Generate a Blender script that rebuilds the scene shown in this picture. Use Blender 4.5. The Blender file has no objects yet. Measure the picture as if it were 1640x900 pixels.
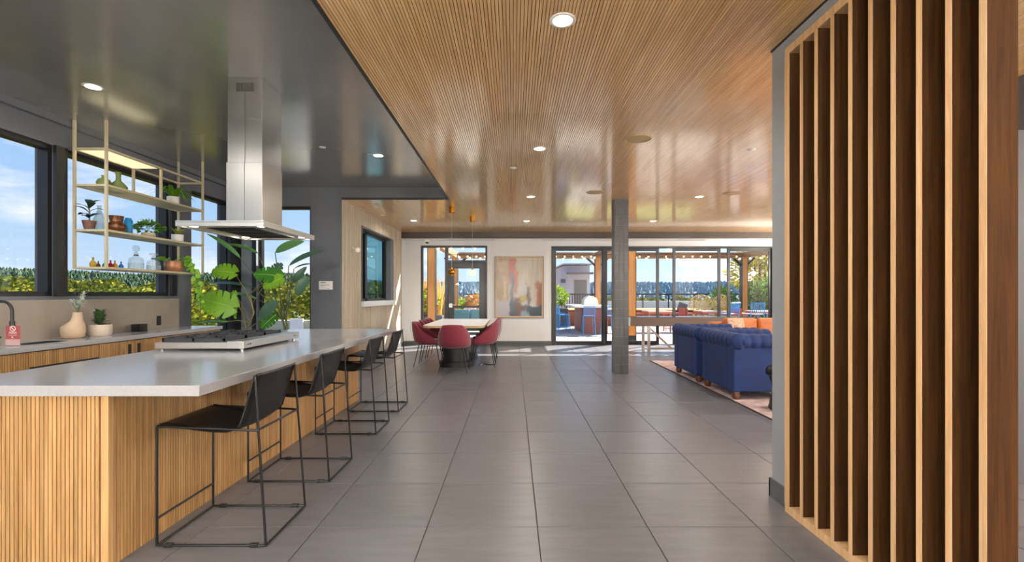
import bpy, bmesh, math, random
from mathutils import Vector, Matrix, Euler

# ------------------------------------------------------------------ camera
F, VX, VY, H = 763.0, 822.0, 472.0, 1.285          # focal length and vanishing point in 1640x900 pixels, eye height
scene = bpy.context.scene
COL = scene.collection
cam_data = bpy.data.cameras.new('camera')
cam = bpy.data.objects.new('camera', cam_data)
COL.objects.link(cam)
cam.location = (0, 0, H)
cam.rotation_euler = (math.radians(90), 0, 0)
cam_data.sensor_width = 36.0
cam_data.lens = F * 36.0 / 1640.0
cam_data.shift_x = -(VX - 820.0) / 1640.0
cam_data.shift_y = (VY - 450.0) / 1640.0
cam_data.clip_start = 0.05
cam_data.clip_end = 3000
scene.camera = cam
scene.view_settings.view_transform = 'Standard'
scene.view_settings.look = 'None'
scene.view_settings.gamma = 1.0
scene.view_settings.use_curve_mapping = False
scene.view_settings.exposure = 0.82
LAMP_W = 10.0
SUN_E = 13.0
FILL_SCONCE_W = 165.0  # strength of the added, unseen sconces that brighten the ceiling
PENDANT_W = 36.0
SKY_S = 0.66

def lin(h):
    h = h.lstrip('#')
    out = []
    for i in (0, 2, 4):
        c = int(h[i:i+2], 16) / 255.0
        out.append(c / 12.92 if c <= 0.04045 else ((c + 0.055) / 1.055) ** 2.4)
    return (out[0], out[1], out[2], 1.0)

# ------------------------------------------------------------------ sky
class NT:
    def __init__(s, tree): s.t = tree
    def n(s, typ, **kw):
        nd = s.t.nodes.new(typ)
        for k, v in kw.items():
            if k.startswith('i_'):
                key = k[2:]
                nd.inputs[int(key) if key.isdigit() else key.replace('_', ' ')].default_value = v
            else: setattr(nd, k, v)
        return nd
    def l(s, a, b): s.t.links.new(a, b)
    def math(s, op, a, b=None, clamp=False):
        nd = s.t.nodes.new('ShaderNodeMath'); nd.operation = op; nd.use_clamp = clamp
        for i, v in enumerate((a, b)):
            if v is None: continue
            if isinstance(v, (int, float)): nd.inputs[i].default_value = v
            else: s.l(v, nd.inputs[i])
        return nd.outputs[0]
    def mix(s, fac, a, b, blend='MIX'):
        nd = s.t.nodes.new('ShaderNodeMix'); nd.data_type = 'RGBA'; nd.blend_type = blend
        for i, v in ((0, fac), (6, a), (7, b)):
            if isinstance(v, (int, float)): nd.inputs[i].default_value = v
            elif isinstance(v, (tuple, list)): nd.inputs[i].default_value = v
            else: s.l(v, nd.inputs[i])
        return nd.outputs[2]
    def ramp(s, fac, stops, interp='LINEAR'):
        nd = s.t.nodes.new('ShaderNodeValToRGB'); nd.color_ramp.interpolation = interp
        cr = nd.color_ramp
        while len(cr.elements) < len(stops): cr.elements.new(0.5)
        for e, (p, c) in zip(cr.elements, stops):
            e.position = p; e.color = c
        s.l(fac, nd.inputs[0])
        return nd.outputs[0]

world = bpy.data.worlds.new('world'); scene.world = world; world.use_nodes = True
w = NT(world.node_tree)
for nd in list(world.node_tree.nodes): world.node_tree.nodes.remove(nd)
tc = w.n('ShaderNodeTexCoord')
sep = w.n('ShaderNodeSeparateXYZ'); w.l(tc.outputs['Generated'], sep.inputs[0])
elev = w.math('MAXIMUM', sep.outputs[2], 0.0)
sky = w.ramp(elev, [(0.0, lin('CBDDF0')), (0.10, lin('B0D0F0')), (0.28, lin('8AB6EC')), (0.6, lin('5C92DC')), (1.0, lin('4479CC'))])
mp = w.n('ShaderNodeMapping'); mp.inputs['Scale'].default_value = (1.0, 1.0, 3.6)
w.l(tc.outputs['Generated'], mp.inputs[0])
nz = w.n('ShaderNodeTexNoise', i_Scale=2.6, i_Detail=7.0, i_Roughness=0.58); w.l(mp.outputs[0], nz.inputs['Vector'])
cl = w.ramp(nz.outputs[0], [(0.49, (0, 0, 0, 1)), (0.63, (1, 1, 1, 1))])
fade = w.ramp(elev, [(0.0, (1, 1, 1, 1)), (0.30, (0.75, 0.75, 0.75, 1)), (0.75, (0.3, 0.3, 0.3, 1))])
cf = w.math('MULTIPLY', cl, fade)
skyc = w.mix(w.math('MULTIPLY', cf, 0.85), sky, lin('FFFFFF'))
sdv = Vector((1.0, 1.0, 1.05)).normalized()          # brighter sky round the sun
dotn = w.n('ShaderNodeVectorMath', operation='DOT_PRODUCT'); w.l(tc.outputs['Generated'], dotn.inputs[0]); dotn.inputs[1].default_value = sdv
glow = w.math('ADD', w.math('MULTIPLY', w.math('POWER', w.math('MAXIMUM', dotn.outputs['Value'], 0.0), 2.5), 0.7), 1.0)
vm = w.n('ShaderNodeVectorMath', operation='SCALE'); w.l(skyc, vm.inputs[0]); w.l(glow, vm.inputs['Scale']); skyc = vm.outputs[0]
bg = w.n('ShaderNodeBackground', i_Strength=SKY_S); w.l(skyc, bg.inputs[0])
wo = w.n('ShaderNodeOutputWorld'); w.l(bg.outputs[0], wo.inputs[0])

# ------------------------------------------------------------------ sun: high on the right, beyond the terrace
sd = bpy.data.lights.new('sun', 'SUN'); sd.energy = SUN_E; sd.angle = 0.009; sd.color = (1.0, 0.93, 0.82)
sun = bpy.data.objects.new('sun', sd); COL.objects.link(sun)
sun.rotation_euler = Vector((-1.0, -1.0, -1.05)).to_track_quat('-Z', 'Y').to_euler()
sun.location = (20, 30, 30)

# ------------------------------------------------------------------ helpers
rnd = random.Random(7)
def P(x, y, Y):                                   # photo pixel at depth Y
    return Vector(((x - VX) / F * Y, Y, H - (y - VY) / F * Y))

class MB:
    def __init__(s): s.v = []; s.f = []
    def add(s, vs, fs):
        o = len(s.v); s.v += [tuple(a) for a in vs]; s.f += [tuple(i + o for i in q) for q in fs]; return s
    def box(s, x0, x1, y0, y1, z0, z1):
        return s.add([(x0,y0,z0),(x1,y0,z0),(x1,y1,z0),(x0,y1,z0),(x0,y0,z1),(x1,y0,z1),(x1,y1,z1),(x0,y1,z1)],
                     [(0,3,2,1),(4,5,6,7),(0,1,5,4),(1,2,6,5),(2,3,7,6),(3,0,4,7)])
    def obox(s, c, size, m):
        c = Vector(c); a, b, d = (k / 2 for k in size)
        vs = [c + m @ Vector(q) for q in ((-a,-b,-d),(a,-b,-d),(a,b,-d),(-a,b,-d),(-a,-b,d),(a,-b,d),(a,b,d),(-a,b,d))]
        return s.add(vs, [(0,3,2,1),(4,5,6,7),(0,1,5,4),(1,2,6,5),(2,3,7,6),(3,0,4,7)])
    def bar(s, p0, p1, w, h=None):                # square bar between two points
        p0, p1 = Vector(p0), Vector(p1); h = h or w
        m = (p1 - p0).to_track_quat('Y', 'Z').to_matrix()
        return s.obox((p0 + p1) / 2, (w, (p1 - p0).length, h), m)
    def tube(s, pts, r, n=8, closed=False, cap=True):
        pts = [Vector(p) for p in pts]; k = len(pts)
        rs = r if isinstance(r, (list, tuple)) else [r] * k
        rings = []; prev = None
        for i in range(k):
            if closed: d = pts[(i+1) % k] - pts[i-1]
            else: d = pts[min(i+1, k-1)] - pts[max(i-1, 0)]
            if d.length < 1e-9: d = Vector((0, 0, 1))
            d.normalize()
            if prev is None:
                u = d.orthogonal().normalized()
            else:
                u = prev - d * prev.dot(d)
                u = u.normalized() if u.length > 1e-6 else d.orthogonal().normalized()
            prev = u; v = d.cross(u)
            rings.append([pts[i] + (u * math.cos(a) + v * math.sin(a)) * rs[i] for a in [2*math.pi*j/n for j in range(n)]])
        vs = [p for r_ in rings for p in r_]; fs = []
        for i in range(k if closed else k - 1):
            i2 = (i + 1) % k
            for j in range(n):
                j2 = (j + 1) % n
                fs.append((i*n+j, i*n+j2, i2*n+j2, i2*n+j))
        if cap and not closed:
            fs.append(tuple(range(n-1, -1, -1))); fs.append(tuple((k-1)*n + j for j in range(n)))
        return s.add(vs, fs)
    def lathe(s, prof, n=24, c=(0, 0, 0), sx=1.0, sy=1.0, cap=True):
        vs = []; fs = []
        for (r, z) in prof:
            for j in range(n):
                a = 2*math.pi*j/n
                vs.append((c[0] + r*math.cos(a)*sx, c[1] + r*math.sin(a)*sy, c[2] + z))
        for i in range(len(prof) - 1):
            for j in range(n):
                j2 = (j+1) % n
                fs.append((i*n+j, i*n+j2, (i+1)*n+j2, (i+1)*n+j))
        if cap and prof[0][0] > 1e-5: fs.append(tuple(range(n-1, -1, -1)))
        if cap and prof[-1][0] > 1e-5: fs.append(tuple((len(prof)-1)*n + j for j in range(n)))
        return s.add(vs, fs)
    def poly(s, pts, axis, a, b):                  # extrude a closed 2D outline along axis from a to b
        n = len(pts)
        def mk(p, t):
            return {'x': (t, p[0], p[1]), 'y': (p[0], t, p[1]), 'z': (p[0], p[1], t)}[axis]
        vs = [mk(p, a) for p in pts] + [mk(p, b) for p in pts]
        fs = [tuple(range(n-1, -1, -1)), tuple(range(n, 2*n))] + [(i, (i+1) % n, (i+1) % n + n, i + n) for i in range(n)]
        return s.add(vs, fs)
    def grid(s, rows):                             # rows of points -> quads
        n = len(rows[0]); vs = [p for r in rows for p in r]
        fs = [(i*n+j, i*n+j+1, (i+1)*n+j+1, (i+1)*n+j) for i in range(len(rows)-1) for j in range(n-1)]
        return s.add(vs, fs)
    def ball(s, c, r, nu=12, nv=8, sc=(1, 1, 1)):
        prof = [(max(0.0001, math.sin(math.pi*i/nv)) * r, -math.cos(math.pi*i/nv) * r) for i in range(nv+1)]
        vs = []; fs = []
        for (rr, z) in prof:
            for j in range(nu):
                a = 2*math.pi*j/nu
                vs.append((c[0] + rr*math.cos(a)*sc[0], c[1] + rr*math.sin(a)*sc[1], c[2] + z*sc[2]))
        for i in range(nv):
            for j in range(nu):
                j2 = (j+1) % nu
                fs.append((i*nu+j, i*nu+j2, (i+1)*nu+j2, (i+1)*nu+j))
        return s.add(vs, fs)
    def mesh(s, name):
        me = bpy.data.meshes.new(name); me.from_pydata(s.v, [], s.f); me.update()
        bm = bmesh.new(); bm.from_mesh(me); bmesh.ops.recalc_face_normals(bm, faces=bm.faces); bm.to_mesh(me); bm.free()
        return me
    def build(s, name, mat, parent=None, loc=(0, 0, 0), rot=(0, 0, 0), smooth=False, bevel=0, seg=2, sub=0, recalc=True, angle=40):
        if recalc: me = s.mesh(name)
        else:
            me = bpy.data.meshes.new(name); me.from_pydata(s.v, [], s.f); me.update()
        if mat: me.materials.append(mat)
        if smooth:
            me.polygons.foreach_set('use_smooth', [True] * len(me.polygons))
            if not sub: me.set_sharp_from_angle(angle=math.radians(angle))
        o = bpy.data.objects.new(name, me); COL.objects.link(o)
        o.parent = parent; o.location = loc; o.rotation_euler = rot
        if bevel:
            b = o.modifiers.new('bevel', 'BEVEL'); b.width = bevel; b.segments = seg; b.limit_method = 'ANGLE'; b.angle_limit = math.radians(40)
        if sub:
            m = o.modifiers.new('subsurf', 'SUBSURF'); m.levels = sub; m.render_levels = sub
        return o

def tag(o, label, cat, group=None):
    o['label'] = label; o['category'] = cat
    if group: o['group'] = group
    return o
def struct(o): o['kind'] = 'structure'; return o
def stuff(o): o['kind'] = 'stuff'; return o
def thing(name, label, cat, loc=(0, 0, 0), rz=0.0, group=None):
    o = bpy.data.objects.new(name, None); COL.objects.link(o)
    o.empty_display_size = 0.1; o.location = loc; o.rotation_euler = (0, 0, rz)
    return tag(o, label, cat, group)
def kids(o): return [c for c in COL.objects if c.parent == o]
def copy_tree(o, parent=None):
    c = o.copy(); COL.objects.link(c); c.parent = parent
    for k in kids(o): copy_tree(k, c)
    return c

# ------------------------------------------------------------------ materials
def newmat(name):
    m = bpy.data.materials.new(name); m.use_nodes = True
    t = NT(m.node_tree); b = m.node_tree.nodes['Principled BSDF']
    return m, t, b
def M(name, col, rough=0.5, metal=0.0, var=0.0, scale=8.0, stretch=(1, 1, 1), bump=0.0, bscale=None, coat=0.0, emit=0.0, spec=0.5, sheen=0.0, detail=4.0, obj_rand=0.0):
    m, t, b = newmat(name)
    c = lin(col)
    b.inputs['Base Color'].default_value = c
    b.inputs['Roughness'].default_value = rough
    b.inputs['Metallic'].default_value = metal
    b.inputs['Specular IOR Level'].default_value = spec
    b.inputs['Coat Weight'].default_value = coat
    b.inputs['Coat Roughness'].default_value = 0.18
    b.inputs['Sheen Weight'].default_value = sheen
    if emit:
        b.inputs['Emission Color'].default_value = c; b.inputs['Emission Strength'].default_value = emit
    if var or bump:
        tcn = t.n('ShaderNodeTexCoord'); mpn = t.n('ShaderNodeMapping'); mpn.inputs['Scale'].default_value = stretch
        t.l(tcn.outputs['Object'], mpn.inputs[0])
        nn = t.n('ShaderNodeTexNoise', i_Scale=scale, i_Detail=detail, i_Roughness=0.6); t.l(mpn.outputs[0], nn.inputs['Vector'])
        if var:
            lo = tuple(max(0, k * (1 - var)) for k in c[:3]) + (1,); hi = tuple(min(1, k * (1 + var)) for k in c[:3]) + (1,)
            cc = t.ramp(nn.outputs[0], [(0.3, lo), (0.7, hi)])
            if obj_rand:
                oi = t.n('ShaderNodeObjectInfo')
                fac = t.math('ADD', t.math('MULTIPLY', oi.outputs['Random'], 2 * obj_rand), 1 - obj_rand)
                hs = t.n('ShaderNodeHueSaturation'); t.l(fac, hs.inputs['Value']); t.l(cc, hs.inputs['Color']); cc = hs.outputs[0]
            t.l(cc, b.inputs['Base Color'])
        if bump:
            n2 = t.n('ShaderNodeTexNoise', i_Scale=bscale or scale, i_Detail=5.0); t.l(mpn.outputs[0], n2.inputs['Vector'])
            bp = t.n('ShaderNodeBump', i_Strength=bump, i_Distance=0.01); t.l(n2.outputs[0], bp.inputs['Height']); t.l(bp.outputs[0], b.inputs['Normal'])
    return m
def wood(name, light, dark, axis, rough=0.45, pitch=0, paxis=0, pvar=0.14, grain=1.0, coat=0.0, spec=0.5):
    m, t, b = newmat(name)
    tcn = t.n('ShaderNodeTexCoord'); mpn = t.n('ShaderNodeMapping')
    sc = [38.0 * grain, 38.0 * grain, 38.0 * grain]; sc[axis] = 1.6
    mpn.inputs['Scale'].default_value = sc
    t.l(tcn.outputs['Object'], mpn.inputs[0])
    vec = mpn.outputs[0]
    sp = t.n('ShaderNodeSeparateXYZ'); t.l(tcn.outputs['Object'], sp.inputs[0])
    n1 = t.n('ShaderNodeTexNoise', i_Scale=1.0, i_Detail=6.0, i_Roughness=0.65, i_Distortion=0.6); t.l(vec, n1.inputs['Vector'])
    n2 = t.n('ShaderNodeTexNoise', i_Scale=5.0, i_Detail=3.0); t.l(vec, n2.inputs['Vector'])
    f = t.math('ADD', t.math('MULTIPLY', n1.outputs[0], 0.75), t.math('MULTIPLY', n2.outputs[0], 0.25))
    c = t.ramp(f, [(0.34, lin(dark)), (0.62, lin(light))])
    hs = t.n('ShaderNodeHueSaturation'); t.l(c, hs.inputs['Color'])
    if pitch:
        fl = t.math('FLOOR', t.math('MULTIPLY', sp.outputs[paxis], 1.0 / pitch))
        wn = t.n('ShaderNodeTexWhiteNoise', noise_dimensions='1D'); t.l(fl, wn.inputs['W'])
        r = wn.outputs[0]
    else:
        oi = t.n('ShaderNodeObjectInfo'); r = oi.outputs['Random']
    t.l(t.math('ADD', t.math('MULTIPLY', r, 2 * pvar), 1 - pvar), hs.inputs['Value'])
    t.l(hs.outputs[0], b.inputs['Base Color'])
    b.inputs['Roughness'].default_value = rough; b.inputs['Coat Weight'].default_value = coat
    b.inputs['Coat Roughness'].default_value = 0.12
    b.inputs['Specular IOR Level'].default_value = spec
    return m
def pane_mat(name, tint='FFFFFF', refl=1.0):
    m, t, b = newmat(name)
    m.node_tree.nodes.remove(b)
    out = m.node_tree.nodes['Material Output']
    tr = t.n('ShaderNodeBsdfTransparent', i_Color=lin(tint)); gl = t.n('ShaderNodeBsdfGlossy', i_Roughness=0.0)
    lw = t.n('ShaderNodeLayerWeight', i_Blend=0.5); mx = t.n('ShaderNodeMixShader')
    fac = t.math('ADD', t.math('MULTIPLY', t.math('POWER', lw.outputs['Facing'], 5.0), 0.5 * refl), 0.025 * refl)
    t.l(fac, mx.inputs[0]); t.l(tr.outputs[0], mx.inputs[1]); t.l(gl.outputs[0], mx.inputs[2]); t.l(mx.outputs[0], out.inputs[0])
    return m
def tint_glass(name, col, alpha=0.45):             # thin coloured glass
    m, t, b = newmat(name)
    out = m.node_tree.nodes['Material Output']
    b.inputs['Base Color'].default_value = lin(col); b.inputs['Roughness'].default_value = 0.06
    tr = t.n('ShaderNodeBsdfTransparent', i_Color=lin(col)); mx = t.n('ShaderNodeMixShader'); mx.inputs[0].default_value = alpha
    t.l(tr.outputs[0], mx.inputs[1]); t.l(b.outputs[0], mx.inputs[2]); t.l(mx.outputs[0], out.inputs[0])
    return m
def foliage_mat(name, cols, rough=0.55, transl=0.3, spec=0.4):
    m, t, b = newmat(name)
    g = t.n('ShaderNodeNewGeometry')
    st = [(i / max(1, len(cols) - 1), lin(c)) for i, c in enumerate(cols)]
    c = t.ramp(g.outputs['Random Per Island'], st)
    t.l(c, b.inputs['Base Color']); b.inputs['Roughness'].default_value = rough; b.inputs['Specular IOR Level'].default_value = spec
    if transl:
        out = m.node_tree.nodes['Material Output']
        tl = t.n('ShaderNodeBsdfTranslucent'); t.l(c, tl.inputs[0]); mx = t.n('ShaderNodeMixShader'); mx.inputs[0].default_value = transl
        t.l(b.outputs[0], mx.inputs[1]); t.l(tl.outputs[0], mx.inputs[2]); t.l(mx.outputs[0], out.inputs[0])
    return m

PITCH = 0.020
m_oak_ceil = wood('oak_ceiling', 'F0CA8C', 'D09C58', 1, rough=0.30, pitch=PITCH, paxis=0, pvar=0.08, coat=1.0, spec=0.8)
m_oak_slat = wood('oak_slat_side', 'C59C68', '997042', 2, rough=0.5, pitch=PITCH, paxis=1, pvar=0.13)
m_oak_slat_x = wood('oak_slat_end', 'C59C68', '997042', 2, rough=0.5, pitch=PITCH, paxis=0, pvar=0.13)
m_oak_plain = wood('oak_plain', 'CBA472', 'AC8250', 2, rough=0.5)
m_groove = M('groove_black', '2A1C10', 0.9)
m_greyslat = wood('limed_oak', 'CFC2AE', 'A69680', 2, rough=0.6, pitch=0.07, paxis=1, pvar=0.08)
m_greygroove = M('limed_oak_groove', '463C32', 0.8)
m_fin_edge = wood('pale_oak_edge', 'E2BC8E', 'C79A68', 2, rough=0.45)
m_fin_side = wood('shaded_oak_side', '4A2E16', '301C0C', 2, rough=0.7, spec=0.12, pvar=0.06)  # oak coloured dark to stand in for deep shade on the fin sides
m_darkceil = M('charcoal_satin', '8C8B88', 0.2, var=0.05, scale=3, spec=1.0, coat=1.0)
m_darkwall = M('charcoal_wall', '62656A', 0.55, var=0.03, scale=2)
m_trimblack = M('black_trim', '232324', 0.5)
m_frame = M('dark_bronze_frame', '17181A', 0.35, spec=0.5)
m_beam = M('brown_beam', '4A3F38', 0.45)
m_white = M('white_paint', 'E0E0DE', 0.6, var=0.02, scale=2)
m_soffit = M('white_soffit', 'D6D5D0', 0.5)
m_greywall = M('blue_grey_paint', '93989B', 0.5)
m_base = M('grey_baseboard', '585B5A', 0.5)
m_sill = M('white_sill', 'D9DCDF', 0.5)
m_pane = pane_mat('window_glass')
m_pane_teal = pane_mat('tinted_window_glass', 'A6CBD2')
m_quartz = M('grey_quartz', 'A6A6A8', 0.16, var=0.05, scale=60, spec=0.5)
m_stone = M('taupe_stone', '978C80', 0.3, var=0.05, scale=5)
m_steel = M('brushed_steel', 'BDBBB8', 0.27, metal=1.0, var=0.06, scale=3, stretch=(1, 1, 60))
m_steel_h = M('brushed_steel_flat', 'CFCDC8', 0.32, metal=1.0)
m_iron = M('cast_iron', '23262C', 0.55)
m_black = M('black_plastic', '1B1B1C', 0.45)
m_blackmetal = M('black_metal', '0E0E0F', 0.38, metal=0.2)
m_leather = M('black_leather', '151312', 0.34, var=0.25, scale=14, bump=0.15, bscale=120)
m_brass = M('champagne_brass', 'D2C4A2', 0.35, metal=0.35)
m_gold = M('polished_brass', 'C58A2B', 0.2, metal=1.0)
m_grout = M('tile_grout', '5E4A42', 0.9)
m_bulb = M('downlight_lens', 'FFF1D6', 0.5, emit=9.0)
m_chrome = M('chrome', 'D8D8D8', 0.12, metal=1.0)

# ================================================================== STRUCTURE
CE, DC = 2.84, 3.04            # oak ceiling, charcoal ceiling heights
XE, YB = -1.05, 7.785          # edge of the oak ceiling, plane of the charcoal back wall
WX = -4.50                     # inner face of the window wall
SX = -2.78                     # face of the limed slat wall
YF = 12.20                     # far wall
XR, YN = 7.4, -3.0             # far right wall, wall behind

# ---- floor: slab + porcelain tiles laid with joints
m_tile = M('grey_porcelain', '6A6A6F', 0.31, var=0.16, scale=3.0, stretch=(0.7, 5, 1), bump=0.05, bscale=40, obj_rand=0.07, spec=0.45, detail=7)
floor = struct(MB().box(-4.7, XR + 0.2, YN, YF + 0.2, -0.20, -0.008).build('floor', m_grout))
TX0, TY0, TS = 0.134, 2.637, 0.61
tile_me = None
rest = MB()
g = 0.0025
for i in range(-8, 13):
    for j in range(-10, 17):
        x0, y0 = TX0 + i*TS + g, TY0 + j*TS + g
        x1, y1 = x0 + TS - 2*g, y0 + TS - 2*g
        if x1 < -4.5 or x0 > XR or y1 < YN + 0.05 or y0 > YF: continue
        near = -2.6 < x0 < 4.1 and 0.9 < y0 < 11.9
        x1c, y1c, x0c = min(x1, XR - 0.002), min(y1, YF - 0.002), max(x0, -4.6)
        if near and y1 <= YF and tile_me is not None:
            o = bpy.data.objects.new('floor_tile', tile_me); COL.objects.link(o); o.parent = floor; o.location = (x0, y0, -0.012)
        elif near and y1 <= YF:
            c = 0.0015; s_ = TS - 2*g
            mb = MB().add([(0,0,0),(s_,0,0),(s_,s_,0),(0,s_,0),(0,0,.0105),(s_,0,.0105),(s_,s_,.0105),(0,s_,.0105),
                           (c,c,.012),(s_-c,c,.012),(s_-c,s_-c,.012),(c,s_-c,.012)],
                          [(0,1,5,4),(1,2,6,5),(2,3,7,6),(3,0,4,7),(4,5,9,8),(5,6,10,9),(6,7,11,10),(7,4,8,11),(8,9,10,11)])
            o = mb.build('floor_tile', m_tile, floor, (x0, y0, -0.012)); tile_me = o.data
        else:
            rest.box(x0c, x1c, y0, y1c, -0.012, 0.0)
stuff(rest.build('floor_tiling', m_tile, floor))

# ---- ceilings
ceil = struct(MB().box(XE, XR + .2, YN, YF, CE + 0.014, CE + 0.18).box(-2.98, XE, YB + .03, YF, CE + 0.014, CE + 0.18).build('ceiling', m_groove))
jn = [YN, -1.02, 1.53, 4.07, 6.61, 9.15, 11.84]
k = 0
for a, b_ in zip(jn[:-1], jn[1:]):
    mb = MB(); x = XE + 0.012
    while x < XR:
        w_ = PITCH - 0.0036
        mb.add([(x, a+.002, CE), (x+w_, a+.002, CE), (x+w_, b_-.002, CE), (x, b_-.002, CE), (x, a+.002, CE+.02), (x+w_, a+.002, CE+.02), (x+w_, b_-.002, CE+.02), (x, b_-.002, CE+.02)],
               [(0,1,2,3), (0,4,5,1), (1,5,6,2), (2,6,7,3), (3,7,4,0)])
        x += PITCH
    o = mb.build('ceiling_slat_panel', m_oak_ceil, ceil, recalc=False); stuff(o)
mb = MB(); x = SX + 0.002
while x < XE + 0.008:
    for a, b_ in ((YB + .01, 9.148), (9.152, 11.84)):
        w_ = PITCH - 0.0036
        mb.add([(x, a, CE), (x+w_, a, CE), (x+w_, b_, CE), (x, b_, CE), (x, a, CE+.02), (x+w_, a, CE+.02), (x+w_, b_, CE+.02), (x, b_, CE+.02)],
               [(0,1,2,3), (0,4,5,1), (1,5,6,2), (2,6,7,3), (3,7,4,0)])
    x += PITCH
stuff(mb.build('ceiling_slat_panel', m_oak_ceil, ceil, recalc=False))
struct(MB().box(-4.7, XE + .1, YN, YB + .02, DC, DC + 0.14).build('ceiling_charcoal', m_darkceil))
struct(MB().box(XE - 0.014, XE + 0.010, YN, YB, CE - 0.006, DC).box(SX - .02, XE + 0.010, YB - 0.012, YB + 0.012, CE - 0.004, CE + 0.03).build('trim_1', m_trimblack))
struct(MB().box(SX - .02, XE, YB + .012, YB + 0.16, CE + .03, DC + .1).box(SX - .02, XE - .014, YB, YB + .0125, CE + .03, DC).build('wall_header', m_darkwall))

# ---- charcoal back wall with its tall window
BWX0, BWX1, BWZ0, BWZ1 = -4.18, -3.31, 0.35, 2.73
mb = MB().box(-4.7, BWX0, YB, YB + .2, 0, DC).box(BWX1, SX - 0.02, YB, YB + .2, 0, DC).box(BWX0, BWX1, YB, YB + .2, BWZ1, DC).box(BWX0, BWX1, YB, YB + .2, 0, BWZ0)
struct(mb.build('wall_back_kitchen', m_darkwall))
mb = MB(); fr = .045
def frame_rect(mb, axis, pos, d, u0, u1, v0, v1, t):
    # rectangular ring of width t; axis = direction of the normal
    def bx(a0, a1, b0, b1):
        if axis == 'y': mb.box(a0, a1, pos - d/2, pos + d/2, b0, b1)
        else: mb.box(pos - d/2, pos + d/2, a0, a1, b0, b1)
    bx(u0, u0 + t, v0, v1); bx(u1 - t, u1, v0, v1); bx(u0 + t, u1 - t, v0, v0 + t); bx(u0 + t, u1 - t, v1 - t, v1)
    return mb
def pane(parent, axis, pos, u0, u1, v0, v1, mat=None):
    mb = MB()
    if axis == 'y': mb.box(u0, u1, pos - .003, pos + .003, v0, v1)
    else: mb.box(pos - .003, pos + .003, u0, u1, v0, v1)
    return mb.build('pane', mat or m_pane, parent)
wf = struct(frame_rect(MB(), 'y', YB + .1, .08, BWX0, BWX1, BWZ0, BWZ1, .04).build('window_4', m_frame))
pane(wf, 'y', YB + .1, BWX0 + .04, BWX1 - .04, BWZ0 + .04, BWZ1 - .04)

# ---- window wall on the left
WH = 2.75; WS = 1.27
wins = [(-2.6, -0.1, WS), (-0.02, 2.2, WS), (2.28, 4.68, WS), (4.76, 6.26, WS), (6.66, 7.56, 0.35)]
mb = MB().box(WX - .2, WX, YN, YB, WH, DC)
ys = [YN] + [v for w_ in wins for v in w_[:2]] + [YB]
for a, b_ in zip(ys[0::2], ys[1::2]): mb.box(WX - .2, WX, a, b_, 0, WH)
for a, b_, z in wins: mb.box(WX - .2, WX, a, b_, 0, z)
struct(mb.build('wall_left', m_darkwall))
struct(MB().box(WX, WX + .05, YN, YB, DC - .07, DC).build('trim_2', m_darkwall))
for i, (a, b_, z) in enumerate(wins):
    wf = struct(frame_rect(MB(), 'x', WX - .08, .1, a, b_, z, WH, .045).build('window_%d' % (10 + i), m_frame))
    pane(wf, 'x', WX - .08, a + .045, b_ - .045, z + .045, WH - .045)
# dark bronze cover strips on the mullions
for i, (a, b_) in enumerate(((2.20, 2.28), (4.66, 4.78), (6.24, 6.34))):
    struct(MB().box(WX - .002, WX + .03, a, b_, WS, WH).build('trim_%d' % (3 + i), m_frame))
struct(MB().box(WX - .002, WX + .05, 7.50, YB - .003, .001, DC).build('trim_6', m_frame))
# corner post in two tones
struct(MB().box(WX + .0, BWX0 + .0, YB - .06, YB + .001, .001, BWZ1 + .02).build('trim_7', M('post_blue_grey', '7C858E', .4)))
struct(MB().box(WX + .05, WX + .09, YB - .075, YB - .055, .001, BWZ1).box(BWX0 - .05, BWX0 + .012, YB - .075, YB - .055, .001, BWZ1).build('trim_8', m_frame))
struct(MB().box(WX, -4.40, YN, 6.275, 0.001, 1.235).build('wall_backsplash', m_stone, bevel=.004))

# ---- limed oak slat wall with window
LY0, LY1, LZ0, LZ1 = 8.77, 11.05, 1.13, 2.56
mb = MB()
for (a, b_, z0, z1) in ((YB + .001, LY0, 0, CE), (LY1, YF, 0, CE), (LY0, LY1, 0, LZ0), (LY0, LY1, LZ1, CE)): mb.box(SX - .2, SX - .012, a, b_, z0, z1)
lw = struct(mb.build('wall_left_dining', m_greygroove))
mb = MB(); y = YB + .03
while y < YF - .3:
    a, b_ = y, y + .07 - .016
    segs = [(0.1, CE)]
    if b_ > LY0 and a < LY1: segs = [(0.1, LZ0), (LZ1, CE)]
    for z0, z1 in segs: mb.box(SX - .013, SX, a, b_, z0, z1)
    y += .07
stuff(mb.build('slat_cladding', m_greyslat, lw))
struct(MB().box(SX - .013, SX + .002, YF - .32, YF, .1, CE).build('trim_9', m_white))
struct(MB().box(SX - .022, SX + .004, YB - .0015, YB + .03, 0, CE).build('trim_10', m_greyslat))
wf = struct(frame_rect(MB(), 'x', SX - .15, .08, LY0 + .03, LY1 - .22, LZ0 + .03, LZ1 - .03, .05).build('window_5', m_frame))
MB().box(SX - .19, SX - .11, 9.30, 9.42, LZ0 + .03, LZ1 - .03).build('mullion', m_frame, wf)
pane(wf, 'x', SX - .15, LY0 + .08, 9.30, LZ0 + .08, LZ1 - .08, m_pane_teal)
pane(wf, 'x', SX - .15, 9.42, LY1 - .27, LZ0 + .08, LZ1 - .08, m_pane_teal)
MB().box(SX - .2, SX - .002, LY1 - .22, LY1, LZ0, LZ1).build('jamb', m_darkwall, wf)
MB().box(SX - .2, SX - .002, LY0, LY1 - .22, LZ1 - .03, LZ1).build('head_lining', m_beam, wf)
MB().box(SX - .2, SX - .002, LY0, LY0 + .03, LZ0, LZ1).build('jamb', m_darkwall, wf)
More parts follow.
